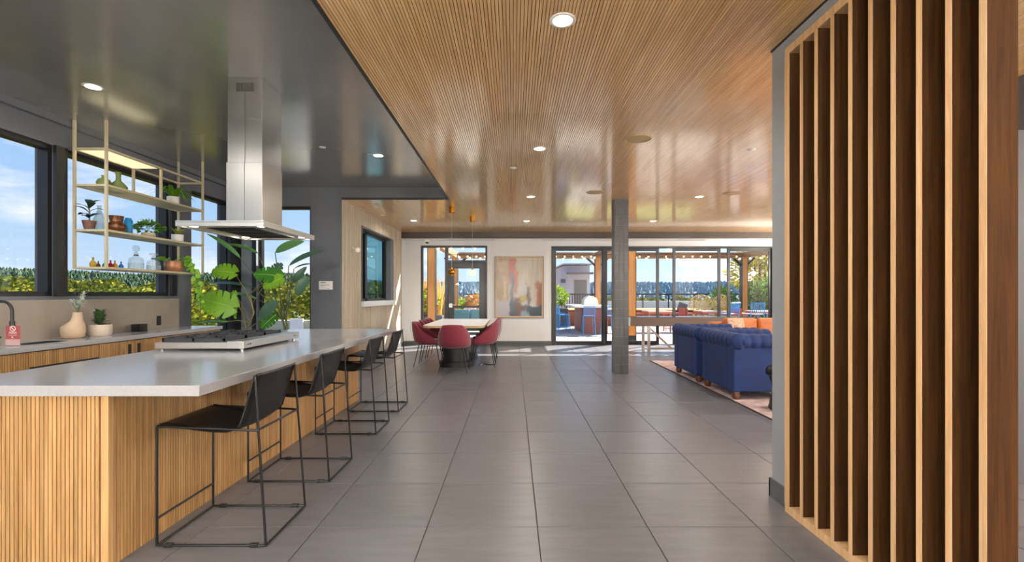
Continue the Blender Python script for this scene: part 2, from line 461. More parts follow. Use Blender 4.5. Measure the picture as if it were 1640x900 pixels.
MB().box(SX - .2, SX + .05, LY0 - .05, LY1 + .03, LZ0 - .07, LZ0 + .03).build('window_sill', m_sill, wf, bevel=.004)

# ---- far wall with glazed door and sliding glass wall
D0, D1, DZ = -2.367, -0.665, 2.545
G0, G1, GZ = 0.975, 6.72, 2.525
mb = MB().box(SX - .2, D0, YF, YF + .22, 0, CE).box(D1, G0, YF, YF + .22, 0, CE).box(G1, XR + .2, YF, YF + .22, 0, CE).box(D0, D1, YF, YF + .22, DZ, CE).box(G0, G1, YF, YF + .22, GZ, CE)
struct(mb.build('wall_far', m_white))
struct(MB().box(SX, XR, 11.83, 11.90, 2.69, CE + .01).build('trim_11', m_beam))
struct(MB().box(SX, XR, 11.90, YF, 2.67, 2.71).build('ceiling_soffit', m_soffit))
struct(MB().box(SX + .002, D0, YF - .015, YF, 0, .10).box(D1, G0, YF - .015, YF, 0, .10).build('baseboard_far', m_base))
struct(MB().box(SX, SX + .014, YB + .05, YF - .016, 0, .10).build('baseboard_left_dining', m_base))

def rail(mb, axis, pos, d, u0, u1, v0, v1):
    return mb.box(u0, u1, pos - d/2, pos + d/2, v0, v1)
YG = YF + .06
def X(p): return (p - VX) / F * YG
dr = struct(frame_rect(MB(), 'y', YG, .12, D0, D1, 0, DZ, .05).box(X(713), X(718), YG - .06, YG + .06, .05, DZ - .05).box(X(718), D1 - .05, YG - .06, YG + .06, 2.12, 2.17).build('window_6', m_frame))
pane(dr, 'y', YG, D0 + .05, X(713), .05, DZ - .05)
pane(dr, 'y', YG, X(718), D1 - .05, 2.17, DZ - .05)
do = struct(frame_rect(MB(), 'y', YG, .05, X(718) + .004, D1 - .054, .012, 2.115, .155).box(X(718) + .15, D1 - .2, YG - .025, YG + .025, .95, 1.0).build('door_1', m_frame, bevel=.004))
pane(do, 'y', YG, X(718) + .15, D1 - .20, 1.0, 1.97)
pane(do, 'y', YG, X(718) + .15, D1 - .20, .16, .95)
MB().box(X(718) + .03, X(718) + .11, YG - .07, YG - .025, .96, 1.06).tube([(X(718) + .07, YG - .085, 1.02), (X(718) + .20, YG - .085, 1.02)], .011).build('door_handle', m_steel_h, do)

sl = struct(MB().box(G0, G1, YG - .07, YG + .09, GZ - .045, GZ).box(G0, G0 + .05, YG - .07, YG + .09, 0, GZ).box(G1 - .04, G1, YG - .07, YG + .09, 0, GZ).box(G0, G1, YG - .07, YG + .09, .0, .012).build('door_2', m_frame))
def slider(a, b_, y, low=.085):
    r = frame_rect(MB(), 'y', y, .045, a, b_, .012, GZ - .045, .07)
    if low > .07: r.box(a + .07, b_ - .07, y - .022, y + .022, .08, .012 + low)
    o = r.build('sliding_panel', m_frame, sl)
    pane(o, 'y', y, a + .07, b_ - .07, .012 + low, GZ - .115)
def XG(p): return (p - VX) / F * YG
slider(G0 + .05, XG(967), YG - .04)
slider(XG(968), XG(1055.5), YG + .02)
slider(XG(1077.5), XG(1154), YG + .02)
slider(XG(1166.5), G1 - .04, YG + .075)
# ---- right-hand lounge wall, unseen window added for daylight, wall behind
mb = MB().box(XR, XR + .2, YN, 5.0, 0, CE).box(XR, XR + .2, 9.8, YF, 0, CE).box(XR, XR + .2, 5.0, 9.8, 2.6, CE).box(XR, XR + .2, 5.0, 9.8, 0, .15)
struct(mb.build('wall_right', m_white))
wf = struct(frame_rect(MB(), 'x', XR + .1, .1, 5.0, 9.8, .15, 2.6, .06).box(XR + .05, XR + .15, 6.1, 6.16, .21, 2.54).box(XR + .05, XR + .15, 8.64, 8.7, .21, 2.54).build('window_7', m_frame))
pane(wf, 'x', XR + .1, 5.06, 6.1, .21, 2.54); pane(wf, 'x', XR + .1, 6.16, 8.64, .21, 2.54); pane(wf, 'x', XR + .1, 8.7, 9.74, .21, 2.54)
struct(MB().box(-4.7, XR + .2, YN - .2, YN, 0, DC).build('wall_near', m_white))

# ---- grey end wall that carries the fin screen
GXW = 1.652
mb = MB().box(GXW, GXW + .22, 2.83, 3.04, 0, CE).box(GXW, GXW + .22, 1.60, 2.83, 2.745, CE)
struct(mb.build('wall_end', m_greywall))
struct(MB().box(GXW - .006, GXW + .226, 1.60, 3.046, CE - .010, CE + .01).build('trim_12', m_trimblack))
struct(MB().box(GXW - .014, GXW, 2.832, 3.054, 0, .115).box(GXW - .014, GXW + .234, 3.04, 3.054, 0, .115).build('baseboard_end', m_base))
# corridor beyond the screen: dark door frame with glass, charcoal soffit
struct(MB().box(3.6, XR, 3.34, 3.42, 2.44, CE - .002).box(3.45, 3.6, 3.34, 3.42, 0, 2.44).build('wall_corridor', m_darkwall))
wf = struct(MB().box(3.6, 3.68, 3.35, 3.41, 0, 2.44).box(4.6, 4.68, 3.35, 3.41, 0, 2.44).box(3.68, 4.6, 3.35, 3.41, 2.32, 2.44).box(3.68, 4.6, 3.35, 3.41, 0, .3).build('door_3', m_frame))
pane(wf, 'y', 3.38, 3.68, 4.6, .3, 2.32)

# ================================================================== FIN SCREEN
FXs = 1.612
scr = thing('fin_screen', 'tall oak fin screen with pale edges and shade-darkened sides beside grey wall', 'screen', (FXs, 1.62, 0))
def L(o): return o
FD = .096; SY = 1.62
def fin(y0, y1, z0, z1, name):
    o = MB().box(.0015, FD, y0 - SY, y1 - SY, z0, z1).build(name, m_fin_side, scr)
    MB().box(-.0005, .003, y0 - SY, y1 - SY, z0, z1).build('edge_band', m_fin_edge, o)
ZT = 2.742
y = 1.6227
for i in range(9):
    fin(y, y + .026, .045, ZT - .045, 'fin'); y += .1288
fin(2.783, 2.83, .045, ZT - .045, 'end_stile')
for nm, z0, z1 in (('bottom_rail', 0.0, .045), ('top_rail', ZT - .045, ZT)):
    o = MB().box(.0015, FD, .0027, 2.83 - SY, z0, z1).build(nm, m_fin_edge, scr)
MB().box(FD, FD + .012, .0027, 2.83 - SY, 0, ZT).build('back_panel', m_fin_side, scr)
# pale face on the two rails
for z0, z1 in ((0.0, .045), (ZT - .045, ZT)):
    pass

# ================================================================== ISLAND
IZ = .865
top = MB().box(-2.73, -1.45, 2.2, 5.87, IZ - .05, IZ).build('island_worktop', m_quartz, bevel=.003)
tag(top, 'thick grey quartz worktop of the long kitchen island', 'worktop')
isl = thing('island_cabinet', 'long kitchen island base clad in fine vertical oak slats', 'island', (-2.3, 4.0, 0))
ox, oy = -2.3, 4.0
ix0, ix1, iy0, iy1 = -2.66, -1.90, 2.235, 5.84
MB().box(ix0 - ox + .012, ix1 - ox - .012, iy0 - oy + .012, iy1 - oy - .012, .0, IZ - .05).build('carcass', m_groove, isl)
def slats(mb, axis, pos, d, u0, u1, z0, z1, p=PITCH, gap=.0045):
    u = u0
    while u < u1 - p * .5:
        a, b_ = u, min(u + p - gap, u1)
        if axis == 'x': mb.box(min(pos, pos + d), max(pos, pos + d), a, b_, z0, z1)
        else: mb.box(a, b_, min(pos, pos + d), max(pos, pos + d), z0, z1)
        u += p
    return mb
stuff(slats(MB(), 'x', ix1 - ox, -.014, iy0 - oy + .03, iy1 - oy, .0, IZ - .05).build('side_slat_cladding', m_oak_slat, isl))
stuff(slats(MB(), 'x', ix0 - ox, .014, iy0 - oy + .03, iy1 - oy, .0, IZ - .05).build('side_slat_cladding', m_oak_slat, isl))
stuff(slats(MB(), 'y', iy0 - oy, .014, ix0 - ox, ix1 - ox - .035, .0, IZ - .05).build('end_slat_cladding', m_oak_slat_x, isl))
MB().box(ix1 - ox - .034, ix1 - ox + .001, iy0 - oy - .001, iy0 - oy + .028, 0, IZ - .05).build('corner_post', m_oak_plain, isl)
MB().box(ix0 - ox + .0, ix1 - ox + .001, iy1 - oy - .014, iy1 - oy, 0, IZ - .05).build('end_panel', m_oak_plain, isl)

# ---- rangetop on the island
cx0, cx1, cy0, cy1 = -2.68, -2.02, 3.56, 4.48
ct = thing('rangetop', 'stainless steel gas rangetop with black cast iron grates on island', 'cooktop', ((cx0+cx1)/2, (cy0+cy1)/2, IZ))
hw, hl = (cx1-cx0)/2, (cy1-cy0)/2
MB().box(-hw, hw, -hl, hl, .016, .062).build('body', m_steel_h, ct, bevel=.003)
MB().box(hw - .12, hw + .004, -hl - .003, hl + .003, .016, .072).build('control_panel', m_steel_h, ct, bevel=.003)
for sx in (-1, 1):
    for sy in (-1, 1):
        MB().lathe([(.012, 0), (.012, .017)], 10, (sx * (hw - .03), sy * (hl - .04), 0)).build('foot', m_chrome, ct)
for i in range(3):
    y0 = -hl + .02 + i * (2*hl - .04) / 3; y1 = y0 + (2*hl - .04) / 3 - .01
    mb = MB(); xa, xb = -hw + .04, hw - .15
    for yy in (y0, y1 - .014): mb.box(xa, xb, yy, yy + .014, .062, .092)
    for xx in (xa, xb - .014, (xa+xb)/2 - .007): mb.box(xx, xx + .014, y0, y1, .070, .096)
    yc = (y0+y1)/2
    for xc in ((xa*3+xb)/4, (xa+xb*3)/4):
        for a in range(4):
            an = math.pi/4 + a*math.pi/2
            mb.bar((xc + .035*math.cos(an), yc + .035*math.sin(an), .092), (xc + .1*math.cos(an), yc + .1*math.sin(an), .092), .011, .014)
    gr = mb.build('grate', m_iron, ct)
    for xc in ((xa*3+xb)/4, (xa+xb*3)/4):
        MB().lathe([(.045, .060), (.045, .070), (.028, .074), (.028, .082), (.0001, .083)], 18, (xc, yc, 0)).build('burner_cap', m_black, gr, smooth=True)
for yy in (-hl + .06, -hl + .085, -hl + .10, hl - .06, hl - .085, hl - .10):
    MB().tube([(hw + .003, yy, .044), (hw + .007, yy, .044)], .004, 8).build('indicator', m_black, ct)

# ---- island hood
hx0, hx1, hy0, hy1 = -2.309, -2.023, 3.842, 4.165
hz = 1.832
hd = thing('range_hood', 'stainless steel island range hood with tall duct hanging from charcoal ceiling', 'hood', ((hx0+hx1)/2, 4.0, 1.79))
bx_, by_ = (hx0+hx1)/2, 4.0
MB().box(hx0 - bx_ + .003, hx1 - bx_ - .003, hy0 - by_ + .003, hy1 - by_ - .003, .56, DC - 1.79).build('upper_duct', m_steel, hd, bevel=.002)
MB().box(hx0 - bx_ - .004, hx1 - bx_ + .002, hy0 - by_ - .004, hy1 - by_ + .002, .04, .562).build('lower_duct', m_steel, hd, bevel=.002)
MB().box(-.0015, .0015, hy0 - by_ - .0048, hy0 - by_, .05, .56).box(-.0015, .0015, hy0 - by_ + .0022, hy0 - by_ + .005, .56, 1.13).build('seam', m_iron, hd)
mb = MB()
for i in range(13):
    x = -.066 + i * .011
    mb.box(x, x + .005, hy0 - by_ + .0022, hy0 - by_ + .006, 1.135, 1.205)
stuff(mb.build('vent_louvre', m_black, hd))
q0, q1, r0, r1 = -2.491 - bx_, -1.84 - bx_, 3.51 - by_, 4.41 - by_
cano = MB()
cano.box(q0, q1, r0, r1, .030, .043)
cano.box(q0, q1, r0, r0 + .02, 0, .03).box(q0, q1, r1 - .02, r1, 0, .03).box(q0, q0 + .02, r0 + .02, r1 - .02, 0, .03).box(q1 - .02, q1, r0 + .02, r1 - .02, 0, .03)
cano.build('canopy', m_steel_h, hd, bevel=.0015)
MB().box(q0 + .02, q1 - .02, r0 + .02, r1 - .02, .014, .032).build('underside_panel', m_steel_h, hd)
for i in range(3):
    a = r0 + .12 + i * .225; b_ = a + .215
    f_ = frame_rect(MB(), 'z', 0, 0, 0, 0, 0, 0, 0) if False else MB().box(q0 + .13, q1 - .13, a, b_, .008, .015)
    fo = f_.build('baffle_filter', m_steel_h, hd)
    mb = MB(); x = q0 + .15
    while x < q1 - .155:
        mb.box(x, x + .008, a + .012, b_ - .012, .004, .0085); x += .02
    stuff(mb.build('baffle', m_iron, fo))
for sx in (q0 + .07, q1 - .07):
    for sy in (r0 + .1, r1 - .1):
        MB().lathe([(.03, .010), (.03, .015)], 16, (sx, sy, 0)).build('hood_light', M('hood_lens', 'FFF4DC', .5, emit=6.0) if sx < 0 and sy < 0 else bpy.data.materials['hood_lens'], hd)

# ---- counter stools
def make_stool():
    r = thing('bar_stool', 'x', 'stool')
    # local: +X away from the island, centred; feet at z=0
    xf, xb, w_ = -.28, .275, .228
    R = .0064
    def leg(a, b_, name): return MB().tube([a, b_], R, 8).build(name, m_blackmetal, r, smooth=True)
    for s in (-1, 1):
        y = s * w_
        leg((xf, y, .006), (xf, y, .612), 'front_leg')
        leg((xb, y, .006), (xb - .06, y * .97, .868), 'back_leg')
        MB().tube([(xf, y, .611), (xf + .05, y, .612), (.18, y, .595), (xb - .04, y * .98, .592)], R, 8).build('side_rail', m_blackmetal, r, smooth=True)
        o = MB().tube([(xf, y, .0085), (xb, y, .0085)], R, 8).build('floor_rail', m_blackmetal, r, smooth=True)
        for gx in (xf + .06, xb - .06):
            MB().box(gx - .02, gx + .02, y - .011, y + .011, 0, .02).build('glide', m_black, o, bevel=.003)
    for x, z, nm in ((xf, .0085, 'floor_rail'), (xb, .0085, 'floor_rail'), (xf, .145, 'footrest'), (xb - .041, .595, 'back_rail'), (xf, .611, 'front_rail'), (xb - .06, .868, 'top_rail')):
        ww = w_ if z < .7 else w_ * .97
        MB().tube([(x, -ww, z), (x, ww, z)], R, 8).build(nm, m_blackmetal, r, smooth=True)
    prof = [(-.288, .606), (-.285, .618), (-.27, .621), (-.20, .612), (-.10, .596), (-.0, .584), (.07, .583), (.115, .597), (.140, .625), (.158, .68), (.178, .75), (.198, .82), (.212, .868), (.220, .877), (.227, .868)]
    rows = []
    for (x, z) in prof:
        row = []
        for j in range(9):
            t = j / 8 * 2 - 1
            sag = (1 - t*t)
            dx = dz = 0
            if -.2 < x < .13: dz = -.016 * sag
            if z > .62 and x > .1: dx = .02 * sag
            ww = .218 if x < .1 else .214
            row.append((x + dx, t * ww, z + dz))
        rows.append(row)
    o = MB().grid(rows).build('leather_sling', m_leather, r, smooth=True, angle=80)
    sm = o.modifiers.new('thick', 'SOLIDIFY'); sm.thickness = .004; sm.offset = 0
    for s in (-1, 1):
        pts = [Vector((x, s * .2165, z + .001)) for (x, z) in prof[2:13]]
        MB().tube(pts, .006, 6).build('stitched_edge', m_leather, o, smooth=True)
    return r
st = make_stool()
for i, (y, lab) in enumerate(((2.655, 'black leather sling bar stool on thin metal frame, farthest from the dining table'),
                              (3.49, 'black leather sling bar stool, third along the island from the dining table'),
                              (4.60, 'black leather sling bar stool, second along the island from the dining table'),
                              (5.45, 'black leather sling bar stool at island, closest to the dining table'))):
    o = st if i == 0 else copy_tree(st)
    o.location = (-1.535, y, 0); o['label'] = lab; o['group'] = 'bar stools along the island'

# ================================================================== WALL COUNTER
CX = -3.94
sx0, sx1, sy0, sy1 = -4.30, -4.06, 3.98, 4.40
mb = MB().box(-4.399, CX, 0.6, sy0, IZ - .045, IZ).box(-4.399, CX, sy1, 6.275, IZ - .045, IZ).box(-4.399, sx0, sy0, sy1, IZ - .045, IZ).box(sx1, CX, sy0, sy1, IZ - .045, IZ).box(-4.495, CX, 6.277, 6.46, IZ - .045, IZ)
wt = tag(mb.build('counter_worktop', m_quartz), 'grey stone worktop along the window wall with sink cut-out', 'worktop')
sk = tag(MB().box(sx0, sx0 + .01, sy0, sy1, IZ - .23, IZ - .004).box(sx1 - .01, sx1, sy0, sy1, IZ - .23, IZ - .004).box(sx0 + .01, sx1 - .01, sy0, sy0 + .01, IZ - .23, IZ - .004).box(sx0 + .01, sx1 - .01, sy1 - .01, sy1, IZ - .23, IZ - .004).box(sx0, sx1, sy0, sy1, IZ - .24, IZ - .23).build('sink', m_iron),
     'dark undermount sink basin set in the window counter', 'sink')
cabs = [(0.6, 2.3, 'oak slatted base cabinet at the end of window counter away from the plants'), (2.3, 4.56, 'oak slatted base cabinet under the sink with dark finger slot'), (4.56, 6.46, 'oak slatted base cabinet with pair of recessed pulls below succulent pot')]
for (a, b_, lab) in cabs:
    c = thing('base_cabinet', lab, 'cabinet', (-4.15, (a+b_)/2, 0), group='oak slatted base cabinets'); del c['group']
    yc = (a+b_)/2; hl_ = (b_-a)/2
    xf_ = CX - .02 + 4.15
    cb = MB()
    if a == 2.3:                                   # hollow round the sink bowl
        cb.box(-.24, xf_ - .018, -hl_ + .001, hl_ - .001, .09, IZ - .25)
        cb.box(.115, xf_ - .018, -hl_ + .001, hl_ - .001, IZ - .25, IZ - .046)
        cb.box(-.24, .115, -hl_ + .001, sy0 - .02 - yc, IZ - .25, IZ - .046).box(-.24, .115, sy1 + .02 - yc, hl_ - .001, IZ - .25, IZ - .046)
    else: cb.box(-.24, xf_ - .018, -hl_ + .001, hl_ - .001, .09, IZ - .046)
    cb.build('carcass', m_groove, c)
    MB().box(-.22, xf_ - .06, -hl_ + .001, hl_ - .001, 0, .09).build('toe_kick', m_black, c)
    half = hl_ / 1.0
    for (d0, d1) in ((-hl_ + .002, -.002), (.002, hl_ - .002)):
        d = MB().box(xf_ - .018, xf_ - .012, d0, d1, .1, IZ - .055).build('door', m_groove, c)
        stuff(slats(MB(), 'x', xf_, -.013, d0 + .001, d1, .1, IZ - .055).build('slat_cladding', m_oak_slat, d))
    if a == 4.56:
        pass
    for pz in ((4.90, 4.935), (5.02, 5.055)) if a == 4.56 else ():
        MB().box(xf_ - .002, xf_ + .003, pz[0] - yc, pz[1] - yc, .655, .775).build('recessed_pull', m_iron, c)
    if a == 2.3:
        MB().box(xf_ - .002, xf_ + .003, 3.9 - yc, 4.555 - yc, .655, .69).build('finger_slot', m_iron, c)
# tap
tp = thing('tap', 'black gooseneck kitchen tap beside the red sign', 'tap', (-4.345, 3.97, IZ))
MB().lathe([(.026, 0), (.026, .012), (.018, .02), (.018, .05)], 16).build('base', m_black, tp, smooth=True)
arc = [(0, 0, .05), (0, 0, .28)] + [(.085 - .085*math.cos(a), 0, .28 + .085*math.sin(a)) for a in [math.pi*k/10 for k in range(1, 11)]] + [(.17, 0, .20)]
MB().tube(arc, .012, 10).build('spout', m_black, tp, smooth=True)
MB().tube([(.17, 0, .20), (.17, 0, .13)], .018, 12).build('spray_head', m_black, tp, smooth=True)
MB().tube([(.0, .018, .035), (.0, .07, .06)], .007, 8).build('lever', m_black, tp, smooth=True)

def text_mesh(s, size, name):
    cu = bpy.data.curves.new(name, 'FONT'); cu.body = s; cu.size = size; cu.align_x = 'CENTER'; cu.align_y = 'CENTER'; cu.offset = size * .02
    ob = bpy.data.objects.new(name, cu); COL.objects.link(ob)
    dg = bpy.context.evaluated_depsgraph_get(); me = bpy.data.meshes.new_from_object(ob.evaluated_get(dg))
    bpy.data.objects.remove(ob); bpy.data.curves.remove(cu)
    return me
# red sign in an acrylic stand
m_red = M('sign_red', 'B3202F', .35); m_wh = M('sign_white', 'F2EEEA', .4); m_pink = M('sign_pink', 'D9A5A5', .4)
m_acr = tint_glass('acrylic', 'FAFBFB', .05)
sg = thing('counter_sign', 'small red notice card in clear acrylic stand on window counter', 'sign', (-4.10, 3.905, IZ))
sw, sh = .060, .165
MB().box(-sw - .004, sw + .004, -.004, -.002, .004, sh + .004).build('acrylic_front', m_acr, sg)
MB().box(-sw - .02, sw + .02, -.025, .035, 0, .004).build('acrylic_base', m_acr, sg)
cd_ = MB().box(-sw, sw, -.0015, .0015, .006, sh).build('card', m_red, sg)
MB().box(-sw, sw, -.0018, -.0014, .006, .055).build('lower_band', m_pink, cd_)
MB().tube([(.021*math.cos(a), -.0025, .142 + .021*math.sin(a)) for a in [2*math.pi*k/24 for k in range(24)]], .0026, 5, closed=True).build('prohibition_ring', m_wh, cd_)
MB().bar((-.0145, -.0025, .1565), (.0145, -.0025, .1275), .004, .004).build('prohibition_slash', m_wh, cd_)
def put_text(s, size, mat, parent, loc, rot=(math.pi/2, 0, 0), name='lettering'):
    me = text_mesh(s, size, name); me.materials.append(mat)
    o = bpy.data.objects.new(name, me); COL.objects.link(o); o.parent = parent; o.location = loc; o.rotation_euler = rot
    return o
put_text('PLEASE', .020, m_wh, cd_, (0, -.0022, .108))
for k_, (zz, ww) in enumerate(((.092, .038), (.086, .034), (.064, .018))):
    MB().box(-ww, ww, -.0021, -.0016, zz - .0012, zz + .0012).build('small_print', m_pink, cd_)
MB().ball((-.004, -.002, .073), .006, 10, 6, (1.3, .15, .8)).build('emblem', m_wh, cd_)

# wall placard
pl = thing('wall_placard', 'small white notice placard on the charcoal wall', 'sign', ((511 + 533)/2*0 + (522 - VX)/F*YB, YB - .001, 1.285 + (472 - 457)/F*YB))
MB().box(-.112, .112, -.008, 0, -.07, .07).build('plate', m_wh, pl)
m_ink = M('grey_ink', '55585A', .6)
for (a, b_, z, t) in ((-.085, .0, .044, .009), (-.085, .065, .006, .004), (-.085, -.03, -.008, .004), (.02, .065, -.055, .004)):
    MB().box(a, b_, -.0088, -.0075, z - t/2, z + t/2).build('printed_line', m_ink, pl)
# outlet
ol = thing('wall_outlet', 'black wall outlet on the taupe backsplash', 'outlet', (-4.40, 5.91, .965))
MB().box(0, .006, -.036, .036, -.058, .058).build('cover_plate', m_black, ol, bevel=.002)
MB().box(.005, .009, -.017, .017, -.034, .034).build('socket_insert', m_iron, ol)
# wall sconces: one on slat wall, the rest unseen, added to light the ceiling
def sconce(lab, loc, rz, power, group=None):
    r = thing('wall_sconce', lab, 'sconce', loc, rz, group)
    MB().tube([(-.002, 0, 0), (.012, 0, 0)], .05, 18).build('backplate', m_brass, r, smooth=True)
    MB().tube([(.012, 0, 0), (.06, 0, 0)], .01, 8).build('arm', m_brass, r, smooth=True)
    MB().ball((.085, 0, 0), .045, 16, 10).build('globe', m_sconce, r, smooth=True)
    if power:
        ld = bpy.data.lights.new('fill_sconce_lamp', 'POINT'); ld.energy = power; ld.color = (1.0, .95, .88); ld.shadow_soft_size = .06
        lo = bpy.data.objects.new('fill_sconce_lamp', ld); COL.objects.link(lo); lo.parent = r; lo.location = (.20, 0, .02)
    return r
m_sconce = M('sconce_glass', 'F0E8DC', .4, emit=.1)
sconce('small white and brass globe sconce on the limed slat wall', (SX, 8.25, 2.06), 0, 0)
for x in (-3.2, -1.4, .3, 4.6): sconce('unseen white and brass globe sconce added for ceiling light on the white wall behind', (x, YN, 1.9), math.pi/2, FILL_SCONCE_W, 'added sconces on the wall behind')
for y in (2.6, 4.5, 10.4): sconce('unseen white and brass globe sconce added for ceiling light on the white lounge wall', (XR, y, 1.9), math.pi, FILL_SCONCE_W, 'added sconces on the lounge wall')

# ================================================================== HANGING SHELF
HX0, HX1, HY0, HY1 = -4.42, -4.10, 4.80, 6.29
SZ = {'top': 2.765, 's2': 2.40, 's3': 1.945, 's4': 1.567}
sh_ = thing('hanging_shelf', 'open brass framed shelf unit hung from charcoal ceiling before the window', 'shelf', (HX0, HY0, SZ['s4']))
bz = SZ['s4']; LX, LY = HX1 - HX0, HY1 - HY0
R = .011
for (x, y) in ((0, 0), (LX, 0), (0, LY), (LX, LY)):
    MB().box(x - R, x + R, y - R, y + R, -.02, DC - bz + .001).build('post', m_brass, sh_)
for x in (0, LX):
    MB().box(x - R, x + R, LY/2 - R, LY/2 + R, SZ['s2'] - bz, SZ['top'] - bz).build('short_post', m_brass, sh_)
m_shelf = foliage_mat('frosted_shelf', ['F2EEDF', 'F2EEDF'], rough=.3, transl=.6)
for nm, z in SZ.items():
    z -= bz
    for (x0, x1, y0, y1) in ((R, LX - R, -R, R), (R, LX - R, LY - R, LY + R), (-R, R, R, LY - R), (LX - R, LX + R, R, LY - R)):
        MB().box(x0, x1, y0, y1, z - .022, z).build('rail', m_brass, sh_)
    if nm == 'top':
        MB().box(R, LX - R, R, LY/2, z - .012, z - .002).build('sky_glow_panel', M('shelf_sky_glow', 'FFF0C0', .5, emit=0.55), sh_)  # no lamp: emission stands in for sky light glowing through the panel
    else:
        MB().box(R, LX - R, R, LY - R, z - .014, z - .002).build('shelf_board', m_shelf, sh_)

# ================================================================== CEILING FIXTURES
m_trimw = M('white_trim', 'F0EDE6', .45)
def downlight(x, y, z, lab, grp, power=LAMP_W):
    r = thing('recessed_downlight', lab, 'downlight', (x, y, z), group=grp)
    MB().lathe([(.056, -.004), (.066, -.006), (.074, -.003), (.076, .004), (.056, .004), (.056, -.004)], 28, cap=False).build('trim_ring', m_trimw, r, smooth=True)
    MB().lathe([(.0001, -.002), (.056, -.002), (.056, .003)], 28).build('lens', m_bulb, r)
    ld = bpy.data.lights.new('downlight_lamp', 'AREA'); ld.shape = 'DISK'; ld.size = .10; ld.energy = power; ld.color = (1.0, .95, .88); ld.spread = math.radians(165)
    lo = bpy.data.objects.new('downlight_lamp', ld); COL.objects.link(lo); lo.parent = r; lo.location = (0, 0, -.010)
    return r
OAK_LAB = 'round recessed downlight in the oak slat ceiling, '
OAK = {(.28, 2.70): 'closest to the fin screen', (.28, 5.07): 'over the aisle beside the bar stools', (.28, 7.56): 'between the tiled pillar and the island end', (.28, 10.05): 'in front of the painting',
       (-2.09, 10.0): 'next to the slat wall window', (2.95, 7.56): 'above the blue armchairs', (2.95, 10.05): 'above the shuffleboard table', (5.55, 10.05): 'above the tan sofa'}
for x, ysx in ((.28, (-1.9, .25, 2.70, 5.07, 7.56, 10.05)), (2.95, (.9, 5.07, 7.56, 10.05)), (5.55, (.9, 5.07, 7.56, 10.05)), (-2.09, (10.0,))):
    for y in ysx: downlight(x, y, CE, OAK_LAB + OAK.get((x, y), 'away from the terrace, behind the screen'), 'downlights in the oak ceiling')
DKL = {(-3.546, 4.02): 'near the hanging shelf', (-1.70, 6.0): 'between range hood and oak ceiling corner'}
for x, y in ((-3.546, 4.02), (-1.70, 6.0), (-3.546, 1.2), (-1.70, 3.2), (-1.70, .4), (-3.546, -1.6), (-1.7, -1.9)):
    if (x, y) == (-1.70, 3.2): continue
    downlight(x, y, DC, 'round recessed downlight in the charcoal ceiling, ' + DKL.get((x, y), 'at the near end of the kitchen'), 'downlights in the charcoal ceiling')
m_speaker = M('speaker_grille', 'B59C6E', .6, var=.1, scale=200)
for x, y, nm in ((1.245, 4.75, 'closest to the fin screen'), (1.24, 7.23, 'beside the tiled pillar'), (3.35, 7.3, 'above the blue armchairs')):
    r = thing('ceiling_speaker', 'round beige speaker flush in the oak slat ceiling, ' + nm, 'speaker', (x, y, CE), group='speakers in the oak ceiling')
    MB().lathe([(.118, -.003), (.128, -.007), (.134, .003)], 32, cap=False).build('rim', m_speaker, r, smooth=True)
    MB().lathe([(.0001, -.007), (.06, -.006), (.118, -.003), (.118, .003)], 32).build('grille', m_speaker, r, smooth=True)
for x, y, z, s, nm in ((0.0, 5.84, CE, 'oak', 'over the aisle'), (2.55, 5.1, CE, 'oak', 'beside the grey end wall'), (-2.27, 5.67, DC, 'charcoal', 'behind the range hood'), (1.2, 9.9, CE, 'oak', 'near the sliding doors'), (-2.55, 9.3, CE, 'oak', 'by the slat wall window')):
    r = thing('sprinkler_cover', 'small flat white sprinkler cover in the %s ceiling, %s' % (s, nm), 'sprinkler', (x, y, z), group='sprinkler covers')
    MB().lathe([(.0001, -.006), (.036, -.006), (.04, -.003), (.04, .0)], 20).build('cover_disc', m_trimw, r, smooth=True)
    MB().lathe([(.022, -.002), (.022, .002)], 12).build('collar', m_trimw, r)
# soffit linear diffusers and dome camera
for px0, px1, lab in ((793, 868, 'slim white linear air diffuser in soffit above the painting'), (1128, 1210, 'slim white linear air diffuser in soffit above the sliding doors')):
    a, b_ = (px0 - VX)/F*12.0, (px1 - VX)/F*12.0
    r = thing('air_diffuser', lab, 'vent', ((a+b_)/2, 12.02, 2.67)); hw_ = (b_-a)/2
    frame_z = MB().box(-hw_, hw_, -.09, -.07, -.012, .001).box(-hw_, hw_, .07, .09, -.012, .001).box(-hw_, -hw_+.02, -.07, .07, -.012, .001).box(hw_-.02, hw_, -.07, .07, -.012, .001)
    frame_z.build('frame', m_trimw, r)
    for k_ in range(4): MB().box(-hw_+.02, hw_-.02, -.058 + k_*.034, -.044 + k_*.034, -.008, .0).build('blade', m_trimw, r)
r = thing('dome_camera', 'white dome security camera on soffit above the glazed door', 'camera', ((684 - VX)/F*12.0, 12.0, 2.67))
MB().lathe([(.06, 0), (.062, -.05), (.05, -.058)], 20).build('housing', m_trimw, r, smooth=True)
MB().ball((0, 0, -.058), .042, 16, 8).build('dome', m_black, r, smooth=True)

